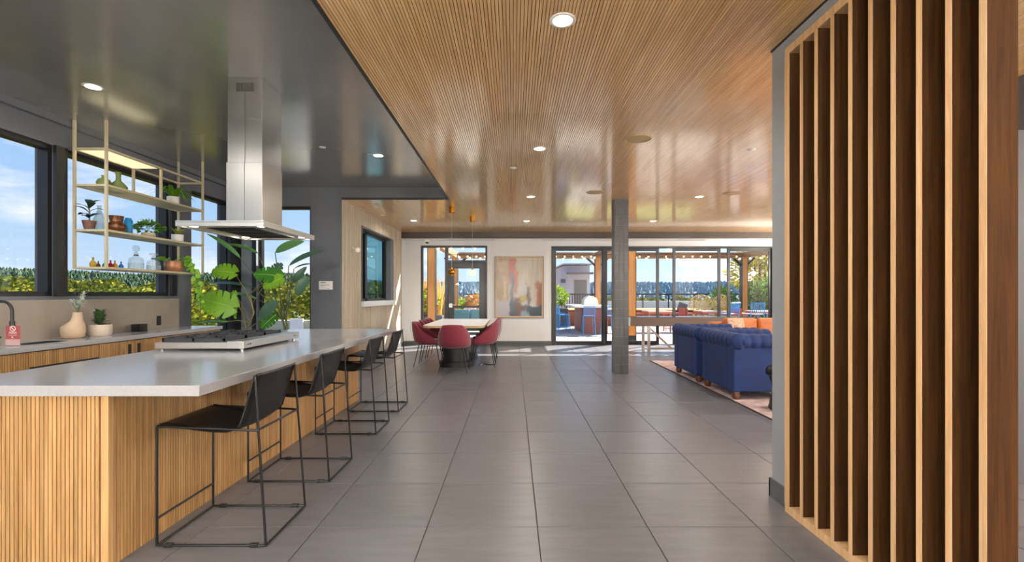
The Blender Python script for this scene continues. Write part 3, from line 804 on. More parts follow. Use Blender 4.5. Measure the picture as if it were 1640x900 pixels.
# pendants over the dining table
m_wire = M('pendant_wire', 'D9D5CC', .5)
for (pxl, yt, Yd, pz, gm, lab) in ((723.5, 331, 8.41, 436, m_gold, 'brass globe pendant on thin wire above the dining table'), (756.5, 346.5, 9.45, 437, M('cream_globe', 'F2DFC0', .3, emit=.5), 'cream glass globe pendant on thin wire above the dining table')):
    g_ = P(pxl, pz, Yd)
    r = thing('pendant_lamp', lab, 'pendant', (g_.x, Yd, CE))
    MB().lathe([(.0001, -.11), (.05, -.11), (.05, .001)], 20).build('canopy', m_gold, r, smooth=True)
    dz = g_.z - CE
    MB().tube([(0, 0, -.11), (0, 0, dz + .05)], .0022, 6).build('wire', m_wire, r)
    MB().ball((0, 0, dz), .064, 24, 16).build('globe', gm, r, smooth=True)
    MB().lathe([(.018, .055), (.018, .085), (.006, .09)], 12, (0, 0, dz)).build('cap', m_gold, r, smooth=True)
    if gm is not m_gold:
        ld = bpy.data.lights.new('pendant_lamp_light', 'POINT'); ld.energy = PENDANT_W; ld.color = (1.0, .86, .68); ld.shadow_soft_size = .064
        lo = bpy.data.objects.new('pendant_lamp_light', ld); COL.objects.link(lo); lo.parent = r; lo.location = (0, 0, dz)

# ================================================================== VESSELS
def vessel(name, lab, cat, loc, prof, mat, n=24, group=None, part='body', **kw):
    r = thing(name, lab, cat, loc, group=group)
    MB().lathe(prof, n, **kw).build(part, mat, r, smooth=True, angle=60)
    return r
def wall_prof(out, t=.004):                       # open vessel: outside up, inside down
    inn = [(max(.001, r_ - t), z_ + (t if i == 0 else 0)) for i, (r_, z_) in enumerate(out)]
    return [(.0005, out[0][1])] + out + inn[::-1] + [(.0005, out[0][1] + t)]
m_gg = tint_glass('green_glass', '9BAE6C', .5); m_clear = tint_glass('clear_glass', 'EDF2F2', .16); m_amber = tint_glass('amber_glass', 'B06A1E', .65)
m_blueg = tint_glass('blue_glass', '2E9BD8', .75)
S2, S3, S4 = SZ['s2'], SZ['s3'], SZ['s4']
vessel('glass_vase', 'squat green glass vase with short neck on upper brass shelf', 'vase', (-4.27, 4.97, S2), wall_prof([(.04, 0), (.062, .03), (.066, .055), (.05, .085), (.02, .105), (.018, .12), (.026, .128)], .003), m_gg)
vessel('glass_vase', 'taller green glass bottle vase with flared lip on upper shelf', 'vase', (-4.26, 5.14, S2), wall_prof([(.045, 0), (.078, .03), (.082, .05), (.05, .09), (.026, .115), (.022, .15), (.026, .19), (.036, .205)], .003), m_gg)
vessel('glass_vase', 'tall clear glass bottle behind the rubber plant on middle shelf', 'vase', (-4.335, 4.99, S3), wall_prof([(.03, 0), (.042, .04), (.056, .12), (.03, .18), (.018, .23), (.02, .275)], .003), m_clear)
vessel('amber_vase', 'mottled amber glass vase with pinched waist on middle shelf', 'vase', (-4.195, 5.035, S3), wall_prof([(.05, 0), (.075, .015), (.09, .05), (.082, .085), (.056, .105), (.058, .125), (.066, .172)], .005), M('amber_tortoise', '5E3208', .12, var=.7, scale=30, coat=.3))
vessel('blue_vase', 'bright blue ridged glass vase on middle brass shelf', 'vase', (-4.25, 5.26, S3), wall_prof([(.036, 0), (.042, .02), (.038, .05), (.043, .08), (.038, .11), (.042, .14), (.038, .165), (.028, .172), (.03, .186)], .003), m_blueg)
for pxl, colr, nm, hgt in ((149, 'C9A93A', 'mustard yellow', .095), (157.5, '7A4A3A', 'russet', .06), (168, '3DAA3D', 'green', .075), (177, 'C02838', 'red', .08), (184, 'E3A92A', 'golden yellow', .08), (194, '2C86CF', 'blue', .075)):
    Y_ = 4.27 * F / (VX - pxl); s_ = hgt / .08
    r = thing('bud_bottle', 'tiny %s glass bottle on the lowest brass shelf' % nm, 'bottle', (-4.27, Y_, S4))
    gm = tint_glass('bottle_glass_' + nm.replace(' ', '_'), colr, .6)
    MB().lathe(wall_prof([(.016*s_, 0), (.024*s_, .012*s_), (.025*s_, .03*s_), (.016*s_, .048*s_), (.007*s_, .056*s_), (.007*s_, .07*s_), (.011*s_, .074*s_)], .0018), 16).build('body', gm, r, smooth=True, angle=60)
    MB().ball((0, 0, .078*s_), .008*s_, 10, 6).build('stopper', gm, r, smooth=True)
for pxl, hb, wb, lab, round_ in ((218, .15, .07, 'cut crystal decanter with tall ball stopper on lowest shelf', True), (246, .13, .066, 'square shouldered crystal decanter with flat stopper on lowest shelf', False)):
    Y_ = 4.24 * F / (VX - pxl)
    r = thing('decanter', lab, 'decanter', (-4.24, Y_, S4))
    mb = MB(); n = 20
    rows = []
    for (rr, z) in ((wb*.95, 0), (wb, .01), (wb, hb*.75), (wb*.9, hb*.85), (.022, hb), (.02, hb + .03), (.03, hb + .035)):
        rows.append((rr, z))
    mb.lathe(rows, n)
    mb.build('body', m_clear, r, smooth=True, angle=50)
    fl = MB()
    for k_ in range(12):
        a = 2*math.pi*k_/12
        fl.tube([(wb*1.0*math.cos(a), wb*1.0*math.sin(a), .01), (wb*1.0*math.cos(a), wb*1.0*math.sin(a), hb*.5)], .006, 6)
    fl.build('cut_flutes', m_clear, r, smooth=True)
    st_ = MB()
    if round_: st_.lathe([(.016, hb + .03), (.012, hb + .055)], 12).ball((0, 0, hb + .088), .036, 14, 10)
    else: st_.lathe([(.014, hb + .03), (.012, hb + .05), (.045, hb + .055), (.045, hb + .075), (.03, hb + .08)], 14)
    st_.build('stopper', m_clear, r, smooth=True)
    MB().lathe([(.023, hb + .005), (.026, hb + .012), (.023, hb + .02)], 14).build('silver_collar', m_chrome, r, smooth=True)
r = thing('coaster_stack', 'stack of black coasters on the window counter near outlet', 'coasters', (-4.27, 5.44, IZ))
for k_ in range(6): MB().box(-.055, .055, -.055, .055, k_*.0145, k_*.0145 + .0125).build('coaster', m_black, r, rot=(0, 0, (k_ % 3 - 1)*.03), bevel=.003)

# ================================================================== PLANTS
def leaf(mb, base, tip, width, nrm, arch=.12, fold=.15, kind='oval', seg=8):
    base, tip = Vector(base), Vector(tip); d = tip - base; ln = d.length; d.normalize()
    nrm = Vector(nrm); nrm = (nrm - d * nrm.dot(d))
    nrm = nrm.normalized() if nrm.length > 1e-4 else d.orthogonal().normalized()
    sd_ = d.cross(nrm)
    rows = []
    ns = 72 if kind == 'monstera' else seg
    for i in range(ns + 1):
        t = i / ns
        if kind == 'paddle': wv = math.sin(math.pi * min(1, t*1.02 + .0)) ** .55 * (1 - .25*t)
        elif kind == 'monstera': wv = (math.sin(math.pi * min(1, .30 + .70*t)) ** .6) * min(1, t/.10 + .05) ** .5
        elif kind == 'blade': wv = (1 - t) ** .7 * min(1, t*6 + .15)
        else: wv = math.sin(math.pi * max(.02, min(.995, t))) ** .8
        w_ = width / 2 * wv
        if kind == 'monstera' and t > .12:
            ph = (t * 5.6) % 1.0
            w_ *= 1 - .55 * math.exp(-((ph - .92) / .085) ** 2) - .10 * abs(ph - .45)
        off = arch * ln * (4 * t * (1 - t)) * .5 - arch * ln * t * t * .6
        c = base + d * (ln * t) + nrm * off
        back = d * (-.22 * width * max(0, 1 - t/.22)) if kind == 'monstera' else Vector((0, 0, 0))
        e = fold * w_
        sweep = d * (w_ * (.25 if kind == 'monstera' else 0))
        rows.append([c + sd_ * w_ + nrm * e + back + sweep, c + sd_ * w_ * .5 + nrm * e * .6 + back * .5 + sweep * .5, c, c - sd_ * w_ * .5 + nrm * e * .6 + back * .5 + sweep * .5, c - sd_ * w_ + nrm * e + back + sweep])
    return mb.grid(rows)
def leafobj(name, base, tip, width, nrm, mat, parent, **kw):
    return leaf(MB(), base, tip, width, nrm, **kw).build(name, mat, parent, smooth=True, recalc=False, angle=80)
def leafy(name, cols, **kw): return foliage_mat(name, cols, **kw)
m_mon = leafy('monstera_green', ['4E8A1E', '7DB52E', '9CC63C'], rough=.3, transl=.35)
m_mon_d = leafy('monstera_dark', ['2F6B22', '4A8A2C'], rough=.3, transl=.3)
m_bop = leafy('paddle_green', ['3A5A48', '50705A'], rough=.35, transl=.15)
m_bop2 = leafy('paddle_light', ['5F9150', '6FA060'], rough=.35, transl=.3)
m_stem = M('plant_stem', '4F5B36', .5); m_vine = M('monstera_vine', '7A7448', .6)
m_rib = M('leaf_midrib', 'B4C86A', .5); m_pot = M('charcoal_pot', '4A4C4E', .6); m_soil = M('potting_soil', '2E241C', .95)
def planter(parent, r_, h_):
    MB().lathe(wall_prof([(r_*.8, 0), (r_, h_*.9), (r_*1.02, h_)], .015), 28).build('pot', m_pot, parent, smooth=True)
    MB().lathe([(.0005, h_*.86), (r_*.93, h_*.86)], 24).build('soil', m_soil, parent)
def Z6(x, y, Y=6.75): return P(300 + x/5.295, 370 + y/5.295, Y)
# monstera
pm = thing('monstera_plant', 'monstera plant with broad split yellow-green leaves in corner by window', 'plant', (-3.72, 6.85, 0))
O = Vector((-3.72, 6.85, 0))
planter(pm, .17, .42)
root = Vector((0, 0, .38))
vine = [root, Z6(495, 840, 6.85) - O, Z6(530, 780, 6.8) - O, Z6(562, 690, 6.8) - O, Z6(545, 620, 6.8) - O, Z6(520, 545, 6.8) - O]
MB().tube(vine, .014, 8).build('vine', m_vine, pm, smooth=True)
MB().tube([root, Z6(490, 800, 6.9) - O, Z6(470, 700, 6.9) - O, Z6(440, 640, 6.85) - O], .010, 8).build('vine', m_vine, pm, smooth=True)
mon = [((400, 355), (205, 335), 165, 6.55, (.2, -1, .7), m_mon), ((790, 385), (560, 360), 150, 6.45, (.1, -1, .5), m_mon_d), ((720, 395), (800, 275), 130, 6.75, (0, -1, .3), m_bop), ((800, 400), (640, 480), 130, 6.42, (.1, -1, .6), m_mon),
       ((390, 650), (100, 570), 230, 6.5, (.1, -1, .35), m_mon), ((400, 520), (400, 745), 110, 6.6, (-.5, -1, .2), m_mon), ((330, 770), (50, 775), 70, 6.55, (.2, -.5, 1), m_mon_d), ((745, 715), (620, 825), 115, 6.7, (.2, -1, .3), m_mon_d)]
ends = [4, 5, 4, 5, 3, 2, 2, 1]
for (b_, t_, w_, Y_, nn, mm), e in zip(mon, ends):
    bb, tt = Z6(*b_, Y_) - O, Z6(*t_, Y_ - .06) - O
    leafobj('leaf', bb, tt, w_/5.295*.00878, nn, mm, pm, arch=.10, fold=.06, kind='monstera')
    nv = Vector(nn); dv = (tt - bb); nv = (nv - dv.normalized()*nv.dot(dv.normalized())).normalized(); ln_ = dv.length
    MB().tube([bb + dv*q + nv*(.10*ln_*(4*q*(1 - q))*.5 - .10*ln_*q*q*.6 + .003) for q in (0, .2, .4, .6, .8, .97)], [.004, .0035, .003, .0025, .002, .001], 5).build('midrib', m_rib, pm, smooth=True)
    s0 = vine[e]; mid = (s0 + bb)/2 + Vector((0, -.14 if b_ == (800, 400) else 0, .03))
    MB().tube([s0, mid, bb], .005, 6).build('petiole', m_vine, pm, smooth=True)
# bird of paradise
pb = thing('bird_of_paradise_plant', 'tall bird of paradise plant with long paddle leaves beside charcoal wall', 'plant', (-3.13, 6.75, 0))
O = Vector((-3.13, 6.75, 0))
planter(pb, .19, .45)
bop = [((450, 230), (165, 5), 60, 6.5, (.3, -.5, 1), m_bop2), ((600, 190), (330, 95), 60, 6.8, (.2, -.6, 1), m_bop2), ((745, 180), (985, 80), 105, 6.95, (-.1, -1, .5), m_bop2), ((860, 295), (1160, 150), 90, 6.6, (-.2, -.8, .8), m_bop),
       ((893, 437), (1010, 300), 70, 6.75, (.3, -1, .3), m_bop), ((930, 548), (1020, 380), 100, 6.7, (.1, -1, .2), m_bop), ((780, 595), (585, 755), 120, 6.45, (.1, -1, .5), m_bop), ((560, 480), (145, 430), 55, 6.85, (.1, -.5, 1), m_bop), ((590, 575), (320, 512), 50, 6.98, (.1, -.5, 1), m_bop2), ((905, 320), (1050, 270), 40, 6.9, (.1, -.6, 1), m_bop)]
for i, (b_, t_, w_, Y_, nn, mm) in enumerate(bop):
    bb, tt = Z6(*b_, Y_) - O, Z6(*t_, Y_) - O
    leafobj('leaf', bb, tt, w_/5.295*.00878, nn, mm, pb, arch=.10, fold=.18, kind='paddle', seg=14)
    s0 = Vector((.03*math.cos(i), .03*math.sin(i*2), .40)); up = Z6(820 + 20*math.cos(i*2.1), 760, 6.75) - O
    MB().tube([s0, (s0 + up)/2, up, (up*.45 + bb*.55) + Vector((0, 0, .05)), bb], [.018, .016, .011, .008, .006], 7).build('stalk', m_stem, pb, smooth=True)

def bush(parent, c, rx, rz, n, ls, mat, seed, name='foliage', flat=0.0, kind='oval'):
    rg = random.Random(seed); mb = MB()
    for _ in range(n):
        a = rg.uniform(0, 2*math.pi); u = rg.uniform(-.9 + flat, 1); rr = math.sqrt(max(0, 1 - u*u)) * rg.uniform(.45, 1)
        p = Vector((c[0] + rx*rr*math.cos(a), c[1] + rx*rr*math.sin(a), c[2] + rz*u*rg.uniform(.6, 1)))
        dv = (p - Vector(c)).normalized() + Vector((rg.uniform(-.6, .6), rg.uniform(-.6, .6), rg.uniform(-.3, .5)))
        dv.normalize(); l = ls * rg.uniform(.7, 1.3)
        leaf(mb, p, p + dv*l, l*.45, Vector((rg.uniform(-1, 1), rg.uniform(-1, 1), 1)), seg=3, arch=.15)
    return mb.build(name, mat, parent, recalc=False)
# rubber plant
m_terra = M('brown_clay', '6A4A3C', .7); m_dkleaf = leafy('dark_glossy_leaf', ['1E2F22', '2C4430'], rough=.3, transl=.1)
r = thing('rubber_plant', 'small dark-leaved rubber plant in brown clay pot on middle shelf', 'plant', (-4.33, 4.865, S3))
MB().lathe(wall_prof([(.04, 0), (.058, .085), (.06, .095)], .005), 20).build('pot', m_terra, r, smooth=True)
MB().lathe([(.0005, .082), (.054, .082)], 16).build('soil', m_soil, r)
MB().tube([(0, 0, .08), (.005, 0, .16), (-.005, 0, .24)], .006, 6).build('stem', m_stem, r, smooth=True)
for k_, (a, z, up, l) in enumerate(((0.2, .13, .3, .15), (2.8, .14, .3, .15), (1.2, .18, .4, .13), (4.2, .17, .5, .14), (3.5, .21, .5, .14), (5.6, .22, .5, .14), (.6, .24, .9, .12), (2.2, .25, .9, .12), (4.9, .12, .15, .12))):
    b_ = Vector((0, 0, z)); t_ = b_ + Vector((math.cos(a), math.sin(a)*.7, up)).normalized()*l
    leafobj('leaf', b_, t_, .065, (0, 0, 1), m_dkleaf, r, arch=.25)
# fern-like bush on the middle shelf
m_fern = leafy('fern_green', ['3F6B28', '5E8A34', '7FA848'], transl=.25)
r = thing('bushy_plant', 'low bushy small-leaved plant in clear bowl on middle shelf', 'plant', (-4.25, 5.55, S3))
MB().lathe(wall_prof([(.05, 0), (.07, .03), (.066, .06)], .004), 20).build('bowl', M('pale_bowl', 'B8A98A', .5), r, smooth=True)
stuff(bush(r, (0, 0, .115), .14, .062, 260, .05, m_fern, 3, flat=.3))
# white pot with upright leaves
m_pale = leafy('lime_leaf', ['86A83A', 'B8C45A', '5E8434'], transl=.3)
m_wpot = M('white_ceramic', 'E9E6E1', .35)
r = thing('potted_plant', 'spiky lime plant in small white cylinder pot on middle shelf', 'plant', (-4.25, 6.03, S3))
MB().lathe(wall_prof([(.058, 0), (.064, .01), (.066, .10)], .005), 22).build('pot', m_wpot, r, smooth=True)
MB().lathe([(.0005, .09), (.06, .09)], 16).build('soil', m_soil, r)
for k_ in range(14):
    a = k_*2.4; up = .5 + .9*((k_*37) % 10)/10; t_ = Vector((math.cos(a), math.sin(a), up)).normalized()*(.13 + .05*((k_*13) % 5)/5)
    leafobj('leaf', (0.01*math.cos(a), .01*math.sin(a), .09), Vector((0, 0, .09)) + t_, .036, (0, 0, 1), m_pale, r, kind='blade', arch=.2)
# trailing plant on the upper shelf
m_spider = leafy('trailing_green', ['3E7A1E', '6FA82A', '9BC44A'], transl=.3)
r = thing('trailing_plant', 'trailing plant with arching green fronds in white pot on upper shelf', 'plant', (-4.23, 5.92, S2))
MB().lathe(wall_prof([(.055, 0), (.062, .012), (.064, .10)], .005), 22).build('pot', m_wpot, r, smooth=True)
MB().lathe([(.0005, .09), (.058, .09)], 16).build('soil', m_soil, r)
rg = random.Random(5)
for k_ in range(34):
    a = rg.uniform(0, 2*math.pi); l = rg.uniform(.18, .33)
    if k_ % 2: a = rg.uniform(-1.2, 1.4)
    d = Vector((math.cos(a)*.7, math.sin(a), rg.uniform(-.25, .6) if math.cos(a) > .75 else rg.uniform(.05, .6))).normalized()
    b_ = Vector((.02*math.cos(a), .02*math.sin(a), .10))
    leafobj('frond', b_, b_ + d*l, rg.uniform(.03, .05), (0, 0, 1), m_spider, r, arch=.45, kind='blade', seg=7)
# pothos in copper pot
m_copper = M('copper_pot', '9A6A4C', .4, metal=.5, var=.3, scale=10)
m_pothos = leafy('pothos_green', ['3F8A22', '74B82E', 'A0D048', '5AA028'], transl=.35, rough=.35)
r = thing('pothos_plant', 'pothos trailing long leafy vine from copper pot on lowest shelf', 'plant', (-4.19, 5.88, S4))
MB().lathe(wall_prof([(.075, 0), (.098, .03), (.104, .08), (.098, .13)], .006), 26).build('pot', m_copper, r, smooth=True)
MB().lathe([(.0005, .115), (.092, .115)], 18).build('soil', m_soil, r)
rg = random.Random(9)
for k_ in range(22):
    a = rg.uniform(0, 2*math.pi); b_ = Vector((.05*math.cos(a), .05*math.sin(a), .115))
    d = Vector((math.cos(a), math.sin(a), rg.uniform(.3, 1.4))).normalized()
    c_ = b_ + d*rg.uniform(.03, .09)
    leafobj('leaf', c_, c_ + Vector((math.cos(a), math.sin(a), .1)).normalized()*.085, .075, (rg.uniform(-.3, .3), -.6, 1), m_pothos, r, arch=.2)
vn = [Vector((.05, .03, .12)), Vector((.11, .10, .14)), Vector((.15, .16, .02)), Vector((.16, .22, -.14)), Vector((.165, .25, -.30)), Vector((.165, .25, -.52))]
MB().tube(vn, .004, 6).build('vine', m_stem, r, smooth=True)
for k_ in range(38):
    t = k_/37*4.6; i = min(4, int(t)); p = vn[i].lerp(vn[i+1], t - i)
    a = rg.uniform(0, 2*math.pi); sz = .10 - .045*k_/37
    leafobj('leaf', p, p + Vector((math.cos(a)*.8, math.sin(a)*.8, -.6)).normalized()*sz, sz*.8, (rg.uniform(-.5, .5), -1, .4), m_pothos, r, arch=.2)
# sculptural vase with stems
m_clay = M('pale_clay', 'C7AE92', .7, var=.06, scale=20, bump=.1)
r = thing('clay_vase', 'lopsided pale clay vase holding white flowering stems on window counter', 'vase', (-4.25, 4.60, IZ))
rows = []
for (rr, z, dx) in ((.055, 0, 0), (.085, .012, 0), (.095, .06, 0), (.092, .11, .0), (.07, .14, .02), (.048, .17, .035), (.04, .21, .04), (.036, .25, .042), (.03, .25, .042), (.028, .20, .04)):
    rows.append([(dx + rr*math.cos(2*math.pi*j/24), rr*math.sin(2*math.pi*j/24), z) for j in range(25)])
MB().grid(rows).add([(.055*math.cos(2*math.pi*j/24), .055*math.sin(2*math.pi*j/24), 0) for j in range(24)], [tuple(range(23, -1, -1))]).build('body', m_clay, r, smooth=True, angle=60)
fl = thing('flower_stems', 'airy white flowering stems standing in the lopsided clay vase', 'flowers', (-4.208, 4.60, IZ + .20))
m_flower = leafy('flower_white', ['DDE6DC', 'F2F2EC', 'B9CDB8'], transl=.3); m_sprig = leafy('sprig_dark', ['3C4438', '55604A', '4A3E44'], transl=.2)
rg = random.Random(21)
for k_ in range(9):
    a = rg.uniform(0, 2*math.pi); tl = rg.uniform(.16, .26) if k_ < 6 else rg.uniform(.36, .42)
    dx, dy = (math.cos(a)*.06, math.sin(a)*.05) if k_ < 6 else ((.12, -.04, .01)[k_ - 6], (.10, -.05, .03)[k_ - 6])
    pts = [Vector((0, 0, 0)), Vector((dx*.2, dy*.2, tl*.5)), Vector((dx, dy, tl))]
    s_ = MB().tube(pts, .002, 5).build('stem', m_stem, fl)
    mb = MB()
    for q in range(26 if k_ < 6 else 18):
        t = rg.uniform(.45, 1); p = pts[1].lerp(pts[2], (t - .45)/.55)
        d = Vector((rg.uniform(-1, 1), rg.uniform(-1, 1), rg.uniform(-.3, 1))).normalized()
        l = .03 if k_ < 6 else .022
        leaf(mb, p, p + d*l*1.2, l*.6, (0, 0, 1), seg=3)
    stuff(mb.build('blossom' if k_ < 6 else 'sprig_leaves', m_flower if k_ < 6 else m_sprig, s_, recalc=False))
# succulent in stone bowl
m_bowl = M('pale_stone_pot', 'D2C3B2', .7, var=.05, scale=30)
m_succ = leafy('succulent_green', ['33502E', '4C6C40', '5E8050'], transl=.12, rough=.4)
r = thing('succulent_plant', 'thick-leaved green succulent in low pale stone pot on window counter', 'plant', (-4.24, 4.885, IZ))
MB().lathe(wall_prof([(.085, 0), (.1, .018), (.102, .10), (.098, .115)], .008), 28).build('pot', m_bowl, r, smooth=True)
MB().lathe([(.0005, .10), (.092, .10)], 20).build('soil', m_soil, r)
for k_ in range(26):
    a = k_*2.399; lv = k_/26; b_ = Vector((.012*math.cos(a), .012*math.sin(a), .10 + .13*lv))
    d = Vector((math.cos(a), math.sin(a), .35 + 1.6*lv)).normalized(); l = .105 - .03*lv
    leafobj('leaf', b_, b_ + d*l, .06 - .015*lv, (0, 0, 1), m_succ, r, arch=.2, seg=6)

# ================================================================== PILLAR
m_ptile = M('pillar_tile', '4D4C4E', .35, var=.06, scale=4, obj_rand=.12); m_pgrout = M('pillar_grout', '8E8A86', .85)
px0, px1, py0, py1 = (984.5 - VX)/F*7.75, (1006 - VX)/F*7.75, 7.75, 7.97
pil = tag(MB().box(0, px1 - px0, 0, py1 - py0, 0, CE).build('tiled_pillar', m_pgrout, loc=(px0, py0, 0)), 'slim square pillar clad in small upright grey tiles', 'pillar')
tw, th = (px1 - px0)/3, .151
tme = None
W_, D_ = px1 - px0, py1 - py0
def ptile(loc, rz):
    global tme
    if tme is None:
        o = MB().box(.0022, tw - .0022, -.007, .001, .0022, th - .0022).build('tile', m_ptile, pil, loc, (0, 0, rz)); tme = o.data
    else:
        o = bpy.data.objects.new('tile', tme); COL.objects.link(o); o.parent = pil; o.location = loc; o.rotation_euler = (0, 0, rz)
for j in range(18):
    z = j * th
    for i in range(3):
        ptile((i*tw, 0, z), 0); ptile((0, D_ - i*tw - .004, z), -math.pi/2); ptile((W_, i*tw + .004, z), math.pi/2); ptile((W_ - i*tw, D_, z), math.pi)
MB().box(-.006, W_ + .006, -.006, D_ + .006, 18*th, CE - .001).build('cap_tile', m_ptile, pil)

# ================================================================== DINING
TZ = .755
tx0, tx1, ty0, ty1 = -1.575, -.50, 8.17, 10.5
tb = thing('dining_table', 'long white-topped dining table with oak edge on black drum bases', 'table', ((tx0+tx1)/2, (ty0+ty1)/2, 0))
tw_, tl_ = (tx1-tx0)/2, (ty1-ty0)/2
def rrect(hx, hy, r_, n=6):
    o = []
    for (sx, sy, a0) in ((1, 1, 0), (-1, 1, 90), (-1, -1, 180), (1, -1, 270)):
        for k_ in range(n+1):
            a = math.radians(a0 + 90*k_/n); o.append((sx*(hx - r_) + r_*math.cos(a), sy*(hy - r_) + r_*math.sin(a)))
    return o
MB().poly(rrect(tw_, tl_, .16), 'z', TZ - .042, TZ - .004).build('edge_band', wood('table_oak', 'D8B686', 'B58E5C', 0, rough=.4), tb, smooth=True)
MB().poly(rrect(tw_ - .004, tl_ - .004, .156), 'z', TZ - .004, TZ).build('table_top', M('white_laminate', 'F4F4F4', .45), tb)
for yy in (-.68, .615):
    bs = MB().lathe([(.30, 0), (.30, .09), (.235, .095), (.235, .26), (.265, .265), (.265, .38), (.04, .385)], 36, (0, yy, 0)).build('drum_base', m_black, tb, smooth=True)
    MB().tube([(0, yy, .38), (0, yy, TZ - .041)], .055, 18).build('column', m_steel_h, tb, smooth=True)
m_burg = M('burgundy_fabric', '7C2033', .75, var=.08, scale=60, sheen=.3)
def make_chair():
    r = thing('dining_chair', 'x', 'chair')
    # local: faces +Y, back at -Y
    nu, nv = 40, 12; rows = []
    for j in range(nv + 1):
        v = j / nv; row = []
        for i in range(nu + 1):
            u = (i / nu) * 2 - 1                       # -1..1 round the back, 0 = centre of back
            an = u * math.radians(128)
            hmax = .80 - .012 * min(1, abs(u) / .3) ** 2 - .335 * max(0, (abs(u) - .3) / .7) ** .95
            z = .40 + (hmax - .40) * v
            flare = 1.0 + .10 * math.sin(math.pi * min(1, v * .8)) - .02*v
            rx, ry = .255 * flare, .26 * flare
            if v < .12: rx *= .78 + 1.8*v; ry *= .78 + 1.8*v
            row.append((rx * math.sin(an), -ry * math.cos(an) + .01 - .05*v*math.cos(an)*(abs(u) < .9), z))
        rows.append(row)
    sh = MB().grid(rows).build('shell', m_burg, r, smooth=True, angle=80)
    md = sh.modifiers.new('thick', 'SOLIDIFY'); md.thickness = .028; md.offset = -1
    MB().tube([(0, -.275, .43), (0, -.31, .55), (0, -.335, .68), (0, -.325, .80)], .0022, 5).build('back_seam', m_burg, sh)
    prof = [(.0005, .395), (.17, .395), (.215, .42), (.225, .45), (.21, .475), (.15, .485), (.0005, .488)]
    MB().lathe(prof, 28, sy=1.02).build('seat_cushion', m_burg, r, smooth=True, angle=80)
    for sx in (-1, 1):
        for sy in (-1, 1):
            MB().tube([(sx*.15, sy*.15, .42), (sx*.235, sy*.235, .003)], [.009, .006], 8).build('leg', m_blackmetal, r, smooth=True)
    return r
ch = make_chair()
spots = [((-.985, 7.98), 0, 'burgundy shell chair at the head of the dining table'),
         ((-1.52, 8.62), -math.pi/2, 'burgundy shell chair on slat-wall side of dining table, closest to the head chair'),
         ((-1.52, 9.28), -math.pi/2, 'burgundy shell chair in the middle of the slat-wall side of dining table'),
         ((-1.52, 9.95), -math.pi/2, 'burgundy shell chair on slat-wall side of dining table, closest to glazed door'),
         ((-.56, 8.62), math.pi/2, 'burgundy shell chair on painting side of dining table, closest to the head chair'),
         ((-.56, 9.28), math.pi/2, 'burgundy shell chair in the middle of the painting side of dining table'),
         ((-.56, 9.95), math.pi/2, 'burgundy shell chair on painting side of dining table, closest to glazed door')]
for i, ((x, y), rz, lab) in enumerate(spots):
    o = ch if i == 0 else copy_tree(ch)
    o.location = (x, y, 0); o.rotation_euler = (0, 0, rz); o['label'] = lab; o['group'] = 'burgundy dining chairs'
r = thing('floor_outlet_cable', 'short black cable with plug lying on tiles under dining table', 'cable', (-.62, 8.72, 0))
MB().tube([(0, 0, .008), (.10, .05, .008), (.2, .0, .008), (.3, .03, .008)], .007, 8).build('cord', m_black, r, smooth=True)
MB().lathe([(.04, 0), (.04, .01), (.03, .014)], 16, (.02, .01, 0)).build('floor_socket', m_steel_h, r, smooth=True)

